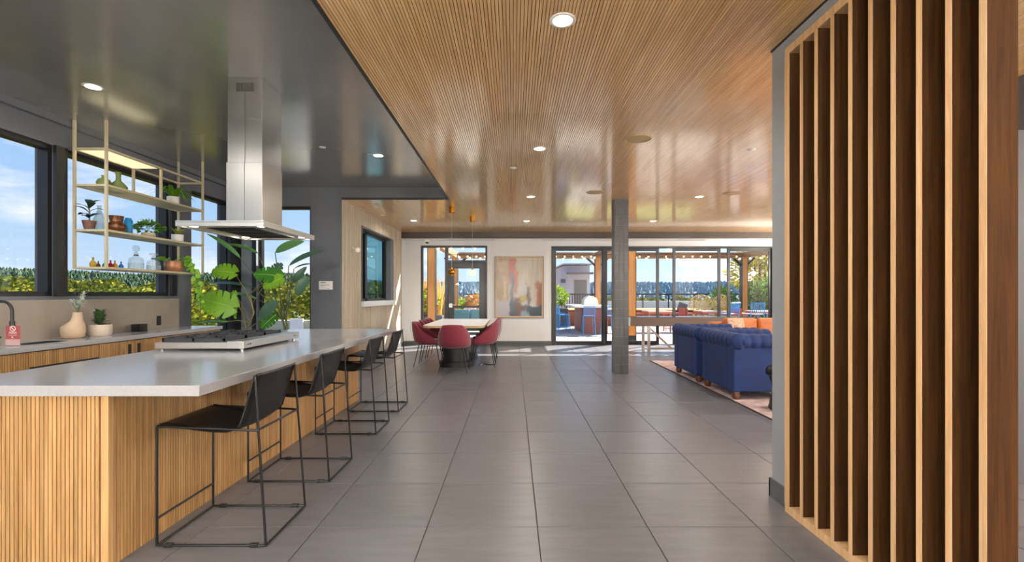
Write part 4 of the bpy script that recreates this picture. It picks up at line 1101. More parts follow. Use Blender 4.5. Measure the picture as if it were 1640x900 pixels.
# ---- painting
pc = P(831.5, 460, YF)
pt = thing('painting', 'large framed abstract painting in ochre, rust, cream and deep blue', 'painting', (pc.x, YF - .002, pc.z))
pw, ph = 39*.01599, 49*.01599
frame_rect(MB(), 'y', -.02, .04, -pw, pw, -ph, ph, .012).build('outer_frame', M('dark_walnut_frame', '5A4636', .4), pt)
frame_rect(MB(), 'y', -.018, .032, -pw + .012, pw - .012, -ph + .012, ph - .012, .035).build('inner_frame', wood('frame_maple', 'E2C9A2', 'C9AB80', 2), pt)
def painting_mat():
    m, t, b = newmat('abstract_canvas')
    tcn = t.n('ShaderNodeTexCoord'); sp = t.n('ShaderNodeSeparateXYZ')
    nz_ = t.n('ShaderNodeTexNoise', i_Scale=4.0, i_Detail=5.0); t.l(tcn.outputs['Object'], nz_.inputs['Vector'])
    mpn = t.n('ShaderNodeMapping'); mpn.inputs['Scale'].default_value = (16, 1, 1.6); t.l(tcn.outputs['Object'], mpn.inputs[0])
    n3 = t.n('ShaderNodeTexNoise', i_Scale=1.0, i_Detail=4.0); t.l(mpn.outputs[0], n3.inputs['Vector'])
    t.l(tcn.outputs['Object'], sp.inputs[0])
    dis = t.math('SUBTRACT', nz_.outputs[0], .5); d3 = t.math('SUBTRACT', n3.outputs[0], .5)
    u = t.math('ADD', t.math('ADD', t.math('MULTIPLY', sp.outputs[0], .5/pw), .5), t.math('MULTIPLY', dis, .16))
    v = t.math('ADD', t.math('ADD', t.math('MULTIPLY', sp.outputs[2], .5/ph), .5), t.math('ADD', t.math('MULTIPLY', dis, .14), t.math('MULTIPLY', d3, .14)))
    def st(x, e0, e1):
        nd = t.n('ShaderNodeMapRange', interpolation_type='SMOOTHSTEP'); t.l(x, nd.inputs[0]); nd.inputs[1].default_value = e0; nd.inputs[2].default_value = e1; return nd.outputs[0]
    def rect(u0, u1, v0, v1, s=.03):
        a = t.math('MULTIPLY', st(u, u0 - s, u0 + s), st(u, u1 + s, u1 - s)); c_ = t.math('MULTIPLY', st(v, v0 - s, v0 + s), st(v, v1 + s, v1 - s)); return t.math('MULTIPLY', a, c_)
    base = t.ramp(n3.outputs[0], [(.3, lin('C9BBA4')), (.7, lin('E2D9C8'))])
    c = base
    for (rc, col) in (((-.1, .29, .3, 1.1), 'A98350'), ((.08, .25, .75, .95), 'C9AD84'), ((-.1, .08, .6, 1.1), '7D6B58'), ((.28, .43, .55, 1.1), 'B4532F'), ((.40, .47, .42, .75), 'C2703F'), ((.16, .24, .55, .7), 'D9B98C'), ((.17, .22, .31, .58), 'E9D9A0'), ((-.1, .32, -.1, .28), 'CFCBD2'),
                      ((.32, .38, .1, .75), '6A7078'), ((.34, .39, .05, .68), '3C4450'), ((.30, .56, -.1, .30), '3B4A5C'), ((.42, .62, .02, .34), '6B4238'), ((.62, 1.1, -.1, .22), '2F4554'), ((.52, .72, -.1, .10), '9DB4C8'), ((.5, .68, .26, .34), 'C9B64E'), ((.54, .9, .20, .26), 'EFEFEA'),
                      ((.66, .72, .2, .52), '5A3A34'), ((.86, 1.1, .2, .6), 'A8603F'), ((.5, .65, .40, .55), 'D8D6D0'), ((.62, .66, .54, .57), '3A3536')):
        c = t.mix(rect(*rc), c, lin(col))
    c = t.mix(1.0, c, (.64, .64, .64, 1), 'MULTIPLY')
    t.l(c, b.inputs['Base Color']); b.inputs['Roughness'].default_value = .22
    return m
MB().box(-pw + .045, pw - .045, -.022, -.004, -ph + .045, ph - .045).build('canvas', painting_mat(), pt)

# ================================================================== LOUNGE
m_rug = M('faded_rug', 'C0A8A6', .95, var=.45, scale=7, detail=9, bump=.3, bscale=200)
rug = thing('area_rug', 'faded pink and cream patterned area rug under the blue armchairs', 'rug', (4.6, 6.7, 0))
MB().box(-1.94, 1.94, -2.54, 2.54, .0, .010).build('pile', m_rug, rug)
frame_rug = MB().box(-1.955, -1.94, -2.555, 2.555, 0, .011).box(1.94, 1.955, -2.555, 2.555, 0, .011).box(-1.94, 1.94, -2.555, -2.54, 0, .011).box(-1.94, 1.94, 2.54, 2.555, 0, .011)
frame_rug.build('border', M('rug_border', '3A3636', .9), rug)
m_blue = M('blue_velvet', '07285E', .8, var=.25, scale=4, sheen=.04, bump=.06, bscale=90)
m_foot = M('turned_walnut', '5A3420', .4)
def roll(mb, path, R_, ch=.115, n=16):
    # tufted bolster: tube with regular channels
    L_ = [0]
    for a, b_ in zip(path[:-1], path[1:]): L_.append(L_[-1] + (Vector(b_) - Vector(a)).length)
    tot = L_[-1]; ns = int(tot / ch) * 6; pts = []; rs = []
    for i in range(ns + 1):
        s_ = tot * i / ns; k_ = 0
        while k_ < len(L_) - 2 and L_[k_+1] < s_: k_ += 1
        t = (s_ - L_[k_]) / max(1e-6, L_[k_+1] - L_[k_]); pts.append(Vector(path[k_]).lerp(Vector(path[k_+1]), t))
        ph_ = (i % 6) / 6; rs.append(R_ * (.87 + .13 * abs(math.sin(math.pi * ph_)) ** .45))
    rs[0] = rs[-1] = R_ * .7
    return mb.tube(pts, rs, n)
def make_armchair():
    r = thing('armchair', 'x', 'armchair')
    # local: back at -X, faces +X; width in Y 1.02, depth .95
    hw_, dp = .51, .95; t = .19; zb = .095
    for nm, b_ in (('back', (0.03, t, -hw_ + t, hw_ - t)), ('arm', (.03, dp - .03, -hw_ + .03, -hw_ + t)), ('arm', (.03, dp - .03, hw_ - t, hw_ - .03))):
        MB().box(*b_, zb, .70).build(nm, m_blue, r, bevel=.02, seg=3)
    MB().box(t, dp - .02, -hw_ + t, hw_ - t, zb, .33).build('base', m_blue, r, bevel=.02)
    MB().box(t + .005, dp, -hw_ + t + .004, hw_ - t - .004, .33, .47).build('seat_cushion', m_blue, r, bevel=.04, seg=4)
    R_ = .098
    roll(MB(), [(R_ + .0, -hw_ + .0, .705), (R_, hw_, .705)], R_ + .005).build('back_roll', m_blue, r, smooth=True, angle=75)
    for s in (-1, 1):
        roll(MB(), [(R_ * 1.2, s*(hw_ - R_ + .01), .70), (dp, s*(hw_ - R_ + .01), .70)], R_).build('arm_roll', m_blue, r, smooth=True, angle=75)
    for x in (.09, dp - .1):
        for s in (-1, 1):
            MB().lathe([(.028, 0), (.036, .008), (.046, .03), (.048, .05), (.042, .068), (.046, .082), (.04, .097)], 16, (x, s*(hw_ - .09), 0)).build('bun_foot', m_foot, r, smooth=True)
    return r
ac = make_armchair()
for i, (y, lab) in enumerate(((6.24, 'royal blue velvet tufted roll-arm armchair next to the black drum stool'), (7.40, 'royal blue velvet tufted roll-arm armchair between shuffleboard table and its twin'))):
    o = ac if i == 0 else copy_tree(ac)
    o.location = (2.63, y, .011); o['label'] = lab; o['group'] = 'blue velvet armchairs'
r = thing('drum_stool', 'black leather hourglass side stool beside the blue armchair', 'stool', (2.98, 5.27, .011))
MB().lathe([(.0005, 0), (.13, 0), (.145, .02), (.11, .18), (.10, .26), (.14, .38)], 28).build('pedestal', m_leather, r, smooth=True, angle=50)
MB().lathe([(.14, .375), (.165, .39), (.17, .44), (.15, .475), (.0005, .485)], 28).build('seat_pad', m_leather, r, smooth=True, angle=50)
# tan leather sofa
m_tan = M('cognac_leather', 'B5672A', .45, var=.18, scale=5)
sf = thing('leather_sofa', 'cognac tan leather sofa with loose back cushions behind blue armchairs', 'sofa', (4.85, 8.75, .011))
hw_ = 1.13
MB().box(-hw_, hw_, -.40, .42, .12, .40).build('base', m_tan, sf, bevel=.03, seg=3)
MB().box(-hw_, hw_, .22, .44, .40, .76).build('back_frame', m_tan, sf, bevel=.05, seg=4)
for s in (-1, 1): MB().box(s*hw_ - (.2 if s > 0 else 0), s*hw_ + (.2 if s < 0 else 0), -.40, .42, .40, .62).build('arm', m_tan, sf, bevel=.05, seg=4)
for a, b_ in ((-.93, -.315), (-.305, .305), (.315, .93)):
    MB().box(a, b_, -.41, .22, .40, .52).build('seat_cushion', m_tan, sf, bevel=.04, seg=3)
    MB().box(a, b_, .06, .25, .50, .84).build('back_cushion', m_tan, sf, bevel=.07, seg=4)
for sx in (-1, 1):
    for sy in (-.33, .36): MB().lathe([(.02, 0), (.03, .12)], 10, (sx*1.0, sy, 0)).build('leg', m_foot, sf)
r = thing('throw_pillow', 'cream and charcoal patterned throw pillow leaning on the tan sofa', 'pillow', (4.11, 8.72, .530)); r.scale = (.82, .82, .82)
pil_m = M('pillow_weave', 'C7A58C', .9, var=.6, scale=22)
rows = []
for i in range(11):
    u = i/10*2 - 1; row = []
    for j in range(11):
        v = j/10*2 - 1; row.append((u*.21*(1 - .06*v*v), 0, (v*.21)*(1 - .06*u*u) + .20))
    rows.append(row)
fa, fb = [], []
for i in range(11):
    ra, rb = [], []
    for j in range(11):
        x, _, z = rows[i][j]; u = i/10*2 - 1; v = j/10*2 - 1
        th_ = .07 * ((1 - u*u) * (1 - v*v)) ** .45
        ra.append((x, -th_, z)); rb.append((x, th_, z))
    fa.append(ra); fb.append(rb)
MB().grid(fa).build('front', pil_m, r, rot=(-.22, 0, .2), smooth=True, angle=80)
MB().grid(fb).build('back', pil_m, r, rot=(-.22, 0, .2), smooth=True, angle=80)
# shuffleboard table
stb = thing('shuffleboard_table', 'long dark shuffleboard table on brushed steel legs near sliding doors', 'table', (3.85, 10.35, 0))
m_board = M('dark_walnut_board', '6A594D', .4, var=.12, scale=4, stretch=(1, 8, 8))
a, b_ = (1008 - VX)/F*10.1 - 3.85, (1208 - VX)/F*10.1 - 3.85
MB().box(a, b_, -.30, .30, .625, .80).build('cabinet', m_board, stb, bevel=.006)
MB().box(a + .03, b_ - .03, -.24, .24, .80, .812).build('playing_board', M('board_top', '3A3330', .2), stb)
MB().box(a - .004, a + .012, -.305, .305, .62, .806).build('end_cap', m_steel_h, stb)
for x in (a + .42, b_ - .42):
    for s in (-.22, .22):
        MB().bar((x, s, .63), (x, s, .0), .06, .03).build('leg', m_steel_h, stb)
    MB().bar((x, -.22, .12), (x, .22, .12), .04, .04).build('stretcher', m_steel_h, stb)
    MB().bar((x + (.04 if x < 0 else -.04), 0, .60), (x + (.55 if x < 0 else -.55), 0, .12), .05, .04).build('brace', m_steel_h, stb)
MB().bar((a + .42, 0, .12), (b_ - .42, 0, .12), .05, .05).build('long_stretcher', m_steel_h, stb)

# ================================================================== TERRACE
m_paver = M('terrace_paver', 'A2A09C', .8, var=.10, scale=1.5)
m_cedar = wood('glulam_fir', 'C98A3E', '9C6226', 2, rough=.55)
m_cedar_x = wood('glulam_fir_beam', 'A97A4C', '7E5632', 0, rough=.55)
m_cedar_y = wood('glulam_fir_beam_y', 'A97A4C', '7E5632', 1, rough=.55)
struct(MB().box(-7.6, 17, YF + .22, 25.5, -9.0, -.004).build('terrace_floor', m_paver))
pg = thing('pergola', 'timber pergola of orange fir posts and beams over the terrace', 'pergola', (3.25, 15.85, 0))
O = Vector((3.25, 15.85, 0))
PXs, PYs = (-2.25, 3.27, 8.95), (13.2, 18.5)
for x in PXs:
    for y in PYs:
        p = MB().box(x - .10 - O.x, x + .10 - O.x, y - .11 - O.y, y + .11 - O.y, -.004, 2.70).build('post', m_cedar, pg)
        MB().box(x - .115 - O.x, x + .115 - O.x, y - .125 - O.y, y + .125 - O.y, -.004, .16).build('steel_shoe', m_frame, p)
        for s in (-1, 1): MB().box(x + s*.106 - .008 - O.x, x + s*.106 + .008 - O.x, y - .115 - O.y, y + .115 - O.y, .16, 2.69).build('side_plate', m_frame, p)
for y in PYs: MB().box(PXs[0] - .3 - O.x, PXs[2] + .3 - O.x, y - .09 - O.y, y + .09 - O.y, 2.69, 2.92).build('beam', m_cedar_x, pg)
for x in PXs: MB().box(x - .09 - O.x, x + .09 - O.x, PYs[0] + .09 - O.y, PYs[1] - .09 - O.y, 2.70, 2.92).build('beam', m_cedar_y, pg)
for x in PXs:
    for s in (-1, 1): MB().bar((x + s*.10 - O.x, 18.5 - O.y, 2.42), (x + s*.42 - O.x, 18.5 - O.y, 2.72), .05, .08).build('knee_brace', m_frame, pg)
# festoon lights
m_fbulb = M('festoon_bulb', 'FFE9B8', .3, emit=2.0)
sock = MB().tube([(0, 0, 0), (0, 0, -.055)], .016, 6); bulb = MB().ball((0, 0, -.085), .034, 8, 6)
sock_me = bulb_me = None
for (Y_, z_, lab) in ((13.372, 2.662, 'string of festoon bulbs along the pergola beam next to the glass wall'), (15.6, 2.62, 'string of festoon bulbs sagging across the middle of the pergola'), (18.36, 2.84, 'string of festoon bulbs fixed along the outer pergola beam')):
    r = thing('festoon_lights', lab, 'string lights', (3.3, Y_, z_))
    def zc(x, Y_=Y_): 
        sag = 0 if Y_ != 15.6 else .10
        t = ((x + 5.5) % 5.5) / 5.5
        return -sag * 4 * t * (1 - t)
    xs = [-5.5 + .5*k for k in range(23)]
    if Y_ > 18:                                    # runs from beam to beam
        for u0, u1 in ((PXs[0] + .089, PXs[1] - .089), (PXs[1] + .089, PXs[2] - .089)): MB().tube([(u0 - 3.3, 0, 0), (u1 - 3.3, 0, 0)], .006, 5).build('cable', m_black, r)
    else: MB().tube([(x, 0, zc(x)) for x in xs], .006, 5).build('cable', m_black, r)
    x = -5.4
    while x < 5.5:
        if Y_ > 18 and min(abs(x + 3.3 - q) for q in PXs) < .14: x += .17; continue
        if sock_me is None:
            a = sock.build('socket', m_black, r, (x, 0, zc(x))); sock_me = a.data
            c = bulb.build('bulb', m_fbulb, a, smooth=True); bulb_me = c.data
        else:
            a = bpy.data.objects.new('socket', sock_me); COL.objects.link(a); a.parent = r; a.location = (x, 0, zc(x))
            c = bpy.data.objects.new('bulb', bulb_me); COL.objects.link(c); c.parent = a
        x += .34
# railing
m_rail = M('black_railing', '2B2624', .5)
rl = thing('terrace_railing', 'black metal guard railing along the far edge of terrace', 'railing', (4, 24, 0))
MB().box(-6.5, 9.0, -.03, .03, 1.28, 1.34).build('top_rail', m_rail, rl)
MB().box(-6.5, 9.0, -.015, .015, .12, .16).build('bottom_rail', m_rail, rl)
for k_ in range(13): MB().box(-6.5 + k_*1.29 - .025, -6.5 + k_*1.29 + .025, -.025, .025, 0, 1.28).build('post', m_rail, rl)
for k_ in range(16):
    MB().box(-1.7 + k_*.13, -1.66 + k_*.13, -.012, .012, .16, 1.28).build('picket', m_rail, rl)
# gazed stair penthouse
m_house = M('pale_grey_siding', 'B3ADB6', .7); m_hroof = M('grey_metal_roof', 'A9A5AE', .5); m_hdoor = M('grey_door', '6C6468', .6)
hs = thing('stair_penthouse', 'pale grey rooftop stair house with sloped roof beyond the railing', 'building', (3.0, 28, 0))
MB().poly([(-3.2, -.4), (1.5, -.4), (1.5, 3.0), (-.05, 3.0), (-3.2, 1.6)], 'y', 0, 3.5).build('walls', m_house, hs)
MB().poly([(-3.3, 1.6), (-.05, 3.04), (1.6, 3.04), (1.6, 3.12), (-.07, 3.12), (-3.3, 1.69)], 'y', -.15, 3.6).build('roof', m_hroof, hs)
MB().box(.58, 1.32, -.03, 0.01, 0, 2.16).build('door', m_hdoor, hs)
MB().box(.15, 1.6, -.7, 0, 2.48, 2.58).build('door_canopy', m_hdoor, hs)
MB().box(-.2, .06, -.04, 0, 1.98, 2.2).build('vent', m_hdoor, hs)
# raised planter bench with lawn
m_redwood = wood('red_cedar_boards', 'A8623E', '7E4428', 0, rough=.6)
bn = thing('raised_lawn_bed', 'long raised cedar bed topped with clipped lawn on the terrace', 'planter', (5.6, 21.2, 0))
for k_ in range(3): MB().box(-3.5, 2.6, -1.2, -1.15, .02 + k_*.19, .20 + k_*.19).build('front_board', m_redwood, bn)
MB().box(-3.5, 2.6, -1.15, 1.2, 0, .60).build('soil_core', m_soil, bn)
MB().box(-3.5, 2.6, -1.25, -.85, .60, .65).build('cap_board', m_redwood, bn)
stuff(MB().box(-3.4, 2.6, -.84, 1.15, .60, .66).build('lawn', M('lawn_grass', '9AA83C', .9, var=.25, scale=12, bump=.4, bscale=80), bn))
struct(MB().box(5.0, 13.0, 25.0, 25.3, 0, .95).build('wall_parapet', M('white_parapet', 'D5D8DC', .7)))
# outdoor bar with grill
m_brick = M('red_brick', '8A5A50', .85, var=.3, scale=18, stretch=(1, 1, 3)); m_conc = M('pale_concrete', 'C9C6BC', .6)
br = thing('outdoor_bar', 'brick outdoor bar with pale concrete counter under the pergola', 'bar', (2.75, 16.95, 0))
MB().box(-.40, .35, -1.35, 1.35, 0, .86).build('brick_base', m_brick, br)
MB().box(-.75, .40, -1.42, 1.42, .86, .92).build('counter', m_conc, br)
gr = thing('grill', 'stainless steel barbecue grill standing on the outdoor bar', 'grill', (2.78, 17.3, .92))
MB().box(-.25, .25, -.3, .3, 0, .10).build('firebox', m_steel_h, gr)
MB().poly([(.25*math.cos(a), .10 + .22*math.sin(a)) for a in [math.pi*k/10 for k in range(11)]], 'y', -.3, .3).build('lid', m_steel_h, gr, smooth=True)
MB().tube([(-.27, -.2, .2), (-.27, .2, .2)], .012, 8).build('lid_handle', m_chrome, gr)
m_bluem = M('blue_painted_metal', '1F86C8', .4)
def make_patio_stool():
    r = thing('patio_stool', 'x', 'stool')
    for sx in (-1, 1):
        MB().tube([(sx*.22, .21, .003), (sx*.17, .17, .70)], .014, 7).build('front_leg', m_bluem, r)
        MB().tube([(sx*.22, -.22, .003), (sx*.19, -.19, .70), (sx*.20, -.24, 1.04)], .014, 7).build('back_leg', m_bluem, r)
    MB().box(-.20, .20, -.19, .20, .69, .715).build('seat', m_bluem, r, bevel=.01)
    MB().tube([(-.20, -.24, 1.04), (.20, -.24, 1.04)], .014, 7).build('top_rail', m_bluem, r)
    for k_ in range(6): MB().box(-.16 + k_*.058, -.138 + k_*.058, -.235, -.222, .76, 1.035).build('back_slat', m_bluem, r)
    for s in (-1, 1): MB().tube([(s*.205, .20, .25), (s*.21, -.205, .25)], .009, 6).build('footrest', m_bluem, r)
    return r
ps = make_patio_stool()
sp_ = [((1.72, 16.0), -1.57, 'blue metal patio stool on the open side of outdoor bar, closest to the glass wall'), ((1.72, 16.75), -1.57, 'blue metal patio stool in the middle of the open side of outdoor bar'), ((1.72, 17.5), -1.57, 'blue metal patio stool on open side of outdoor bar, closest to the railing'),
       ((2.40, 15.2), 0, 'blue metal patio stool at the end of outdoor bar, on the stool-row side'), ((3.0, 15.2), 0, 'blue metal patio stool at the end of outdoor bar, by the pergola post'),
       ((6.66, 14.7), .5, 'blue slat-back patio stool in the row near the tree, beside terracotta tables'), ((7.30, 14.4), -.1, 'blue slat-back patio stool in the middle of the row near the tree'), ((7.95, 14.4), .15, 'blue slat-back patio stool at the far end of row near the tree')]
for i, ((x, y), rz, lab) in enumerate(sp_):
    o = ps if i == 0 else copy_tree(ps)
    o.location = (x, y, -.004); o.rotation_euler = (0, 0, rz); o['label'] = lab; o['group'] = 'blue patio stools'; o.scale = (.86, .86, .88) if i < 5 else (1, 1, 1)
# terracotta tables and chairs
m_terrm = M('terracotta_metal', 'B5604E', .5); m_ttop = M('patio_table_top', 'C9B6A4', .4)
def make_patio_table():
    r = thing('patio_table', 'x', 'table')
    MB().box(-.42, .42, -.42, .42, .70, .735).build('table_top', m_ttop, r, bevel=.006)
    MB().box(-.40, .40, -.40, .40, .64, .70).build('apron', m_terrm, r)
    for sx in (-1, 1):
        for sy in (-1, 1): MB().bar((sx*.36, sy*.36, .66), (sx*.36, sy*.36, 0), .045).build('leg', m_terrm, r)
    return r
def make_patio_chair():
    r = thing('patio_chair', 'x', 'chair')
    MB().box(-.24, .24, -.22, .24, .42, .45).build('seat', m_terrm, r, bevel=.008)
    for k_ in range(6): MB().box(-.22 + k_*.08, -.18 + k_*.08, -.26, -.24, .47, .80).build('back_slat', m_terrm, r)
    MB().tube([(-.25, -.25, .81), (.25, -.25, .81)], .014, 6).build('top_rail', m_terrm, r)
    for sx in (-1, 1):
        MB().tube([(sx*.25, -.25, 0), (sx*.25, -.25, .81)], .014, 6).build('back_leg', m_terrm, r)
        MB().tube([(sx*.25, .22, 0), (sx*.25, .22, .63), (sx*.25, -.25, .65)], .014, 6).build('front_leg', m_terrm, r)
    return r
pt_ = make_patio_table(); pc_ = make_patio_chair()
for i, x in enumerate((5.0, 6.85, 8.7)):
    o = pt_ if i == 0 else copy_tree(pt_)
    nm = ('next to the pergola post and outdoor bar', 'in the middle of the terracotta tables', 'closest to the wicker chairs and tree')[i]
    o.location = (x, 16.6, -.004); o['label'] = 'square terracotta patio table with pale top, ' + nm; o['group'] = 'terracotta patio tables'
    for j, (dx, dy, rz) in enumerate(((-.62, 0, -1.57), (.62, 0, 1.57))):
        c = pc_ if i == 0 and j == 0 else copy_tree(pc_)
        c.location = (x + dx, 16.6 + dy, -.004); c.rotation_euler = (0, 0, rz)
        c['label'] = 'terracotta slatted patio chair at table %s, %s side' % (('by the pergola post', 'in the middle of the tables', 'nearest the wicker chairs')[i], ('outdoor bar', 'tree')[j]); c['group'] = 'terracotta patio chairs'
# wicker chairs
m_wick = M('yellow_wicker', 'E6C46A', .6, var=.15, scale=12)
def make_wicker():
    r = thing('wicker_chair', 'x', 'chair')
    mb = MB()
    def pt(u, v):
        a = u; rr = v
        return Vector((.42*rr*math.cos(a), .16*(1 - rr*rr) , .50 + .42 + .36*rr*math.sin(a)))
    for k_ in range(16):
        a = 2*math.pi*k_/16
        mb.tube([pt(a + .9*(t - 1), t) for t in (.15, .4, .65, .85, 1)], .019, 4)
        mb.tube([pt(a - .9*(t - 1), t) for t in (.15, .4, .65, .85, 1)], .019, 4)
    stuff(mb.build('woven_back', m_wick, r))
    MB().tube([pt(2*math.pi*k_/24, 1) for k_ in range(24)], .02, 6, closed=True).build('rim', m_wick, r)
    MB().lathe([(.0005, .40), (.30, .42), (.34, .47), (.30, .48), (.0005, .46)], 20, (0, -.22, 0)).build('seat', m_wick, r, smooth=True)
    for a in (.8, 2.3, 3.9, 5.4): MB().tube([(.15*math.cos(a), -.2 + .15*math.sin(a), .42), (.30*math.cos(a), -.2 + .30*math.sin(a), 0)], .012, 6).build('leg', m_blackmetal, r)
    return r
wk = make_wicker()
for i, (x, y, rz, lab) in enumerate(((7.45, 18.9, 2.9, 'round yellow wicker chair beside the dark lounge chair'), (8.35, 19.1, 3.4, 'round yellow wicker chair beside the pergola post'))):
    o = wk if i == 0 else copy_tree(wk)
    o.location = (x, y, -.004); o.rotation_euler = (0, 0, rz); o['label'] = lab; o['group'] = 'wicker chairs'
r = thing('lounge_chair', 'dark tilted lounge chair on the terrace beside wicker chair', 'chair', (6.72, 19.0, -.004))
MB().obox((0, 0, .74), (.34, .05, .44), Matrix.Rotation(.35, 3, 'Y')).build('backrest', m_pot, r); MB().box(-.2, .35, -.3, .1, .42, .48).build('seat', m_pot, r)
for sx in (-.15, .3):
    for sy in (-.25, .05): MB().tube([(sx, sy, .43), (sx, sy, 0)], .015, 6).build('leg', m_blackmetal, r)
# teal outdoor sofa
m_teal = M('teal_canvas', '4E7C84', .8, var=.06, scale=6)
r = thing('outdoor_sofa', 'teal cushioned outdoor sofa seen through the glazed door', 'sofa', (-1.42, 16.05, -.004))
MB().box(-.75, .75, -.4, .45, .10, .34).build('base', m_frame, r)
for a, b_ in ((-.73, -.01), (.01, .73)):
    MB().box(a, b_, -.22, .44, .34, .48).build('seat_cushion', m_teal, r, bevel=.03); MB().box(a, b_, -.40, -.22, .40, .80).build('back_cushion', m_teal, r, bevel=.05, seg=3)
for sx in (-.7, .7):
    for sy in (-.35, .4): MB().box(sx - .03, sx + .03, sy - .03, sy + .03, 0, .1).build('foot', m_frame, r)
r = thing('throw_pillow', 'pale pink and white throw pillow on the teal outdoor sofa', 'pillow', (-1.45, 16.06, .48))
MB().box(-.2, .2, -.12, -.02, 0, .38).build('cover', M('pink_pillow', 'D9B4B4', .9, var=.4, scale=9), r, bevel=.045, seg=3); MB().box(-.17, .17, -.125, -.12, .17, .20).build('stripe', m_wh, r)
# planters
m_gsh = leafy('shrub_green', ['4E7A1E', '86A82A', 'B4C23A'], transl=.35); m_gold_g = leafy('golden_grass', ['C9A24A', 'E0B860', 'B8863A'], transl=.4); m_org = leafy('orange_shrub', ['B8622A', 'D08A3A', '7A8A2E'], transl=.3)
m_yel = leafy('autumn_tree', ['A8A02A', 'C9B83A', '7E8A2A', 'D8C858'], transl=.45); m_bam = leafy('bamboo_green', ['5A8034', '7EA040', '9CB860'], transl=.35)
def grass(parent, c, r_, h_, n, mat, seed):
    rg = random.Random(seed); mb = MB()
    for _ in range(n):
        a = rg.uniform(0, 2*math.pi); q = r_*math.sqrt(rg.random()); b_ = Vector((c[0] + q*math.cos(a), c[1] + q*.22*math.sin(a), c[2]))
        leaf(mb, b_, b_ + Vector((rg.uniform(-.25, .25), rg.uniform(-.25, .25), 1)).normalized()*h_*rg.uniform(.6, 1), .035, (rg.uniform(-1, 1), -1, 0), kind='blade', seg=4, arch=.1)
    return mb.build('grass_blades', mat, parent, recalc=False)
def box_planter(lab, x, y, w_, d_, h_):
    r = thing('planter_box', lab, 'planter', (x, y, -.004))
    MB().box(-w_/2, w_/2, -d_/2, d_/2, 0, h_).build('box', m_pot, r, bevel=.01); MB().box(-w_/2 + .03, w_/2 - .03, -d_/2 + .03, d_/2 - .03, h_, h_ + .012).build('soil', m_soil, r)
    return r
box_planter('grey planter box outside the sidelight of glazed door', -3.05, 15.4, 1.6, .6, .62)
r = thing('ornamental_grass', 'tall golden ornamental grass behind green shrub outside the sidelight', 'plant', (-3.05, 15.4, .6))
stuff(grass(r, (0, .08, 0), .75, 1.45, 420, m_gold_g, 4)); stuff(bush(r, (0, -.1, .47), .7, .36, 700, .13, m_gsh, 6))
box_planter('grey planter box beside the cedar bed, outside the sliding glass wall', 1.75, 19.2, .85, .85, .74)
r = thing('terrace_shrub', 'bright green leafy shrub growing in grey planter by the cedar bed', 'plant', (1.75, 19.2, .74))
MB().tube([(0, 0, -.002), (0, 0, .42)], .02, 6).build('stem', m_stem, r); stuff(bush(r, (0, 0, .47), .45, .36, 700, .13, m_gsh, 8))
r = thing('orange_shrub', 'orange and green autumn shrubs by the cedar fence', 'plant', (-1.7, 19.4, -.004))
MB().tube([(0, 0, 0), (0, 0, .6)], .03, 6).build('stem', m_stem, r); stuff(bush(r, (.25, 0, .75), .55, .5, 700, .14, m_org, 10)); stuff(bush(r, (-.45, .1, .65), .5, .45, 600, .14, m_gsh, 11))
fc = thing('cedar_fence', 'weathered cedar board fence behind the orange shrubs', 'fence', (-2.0, 21.6, -.004))
for k_ in range(20): MB().box(-1.5 + k_*.15, -1.5 + k_*.15 + .135, -.012, .012, .05, 1.35 - .02*k_ + .05*(k_ % 2)).build('board', m_cedar_x, fc)
for x in (-1.4, 0, 1.4): MB().box(x - .05, x + .05, .012, .11, 0, 1.3).build('post', m_cedar_x, fc)
def tree(name, lab, loc, h_, crown, mat, n, ls, seed, bark='6E5F4E', trunks=1):
    r = thing(name, lab, 'tree', loc); rg = random.Random(seed)
    bm_ = bpy.data.materials.get('bark') or M('bark', bark, .9, var=.3, scale=20)
    for k_ in range(trunks):
        a = k_*2.1; MB().tube([(.1*math.cos(a)*(trunks > 1), .1*math.sin(a)*(trunks > 1), 0), (.25*math.cos(a), .25*math.sin(a), h_*.5), (.5*math.cos(a), .4*math.sin(a), h_*.95)], [.07, .05, .02], 7).build('trunk', bm_, r, smooth=True)
    for j, (cx_, cy_, cz_, rx, rz) in enumerate(crown):
        stuff(bush(r, (cx_, cy_, cz_), rx, rz, n, ls, mat, seed + j, name='foliage'))
    return r
tree('autumn_birch', 'airy yellow-green autumn tree at the side of terrace by the blue stools', (11.4, 22.0, -.004), 5.2, [(0, 0, 3.4, 1.2, 1.2), (-.5, .2, 2.3, .9, .8), (.8, .2, 2.6, 1.0, 1.1), (-.2, .3, 4.5, 1.1, .8)], m_yel, 650, .20, 31, trunks=3)
tree('bamboo_clump', 'dense green bamboo clump behind the blue stools', (10.0, 19.4, -.004), 1.9, [(0, 0, 1.0, .75, .8), (.8, .3, 1.2, .8, .9), (.15, 0, .70, .7, .5)], m_bam, 900, .17, 41, trunks=3)
tree('evergreen_shrub', 'rounded green shrub beside the outer pergola post and wicker chairs', (8.9, 20.3, -.004), 1.3, [(0, 0, 1.0, .55, .6)], m_bam, 800, .15, 47)
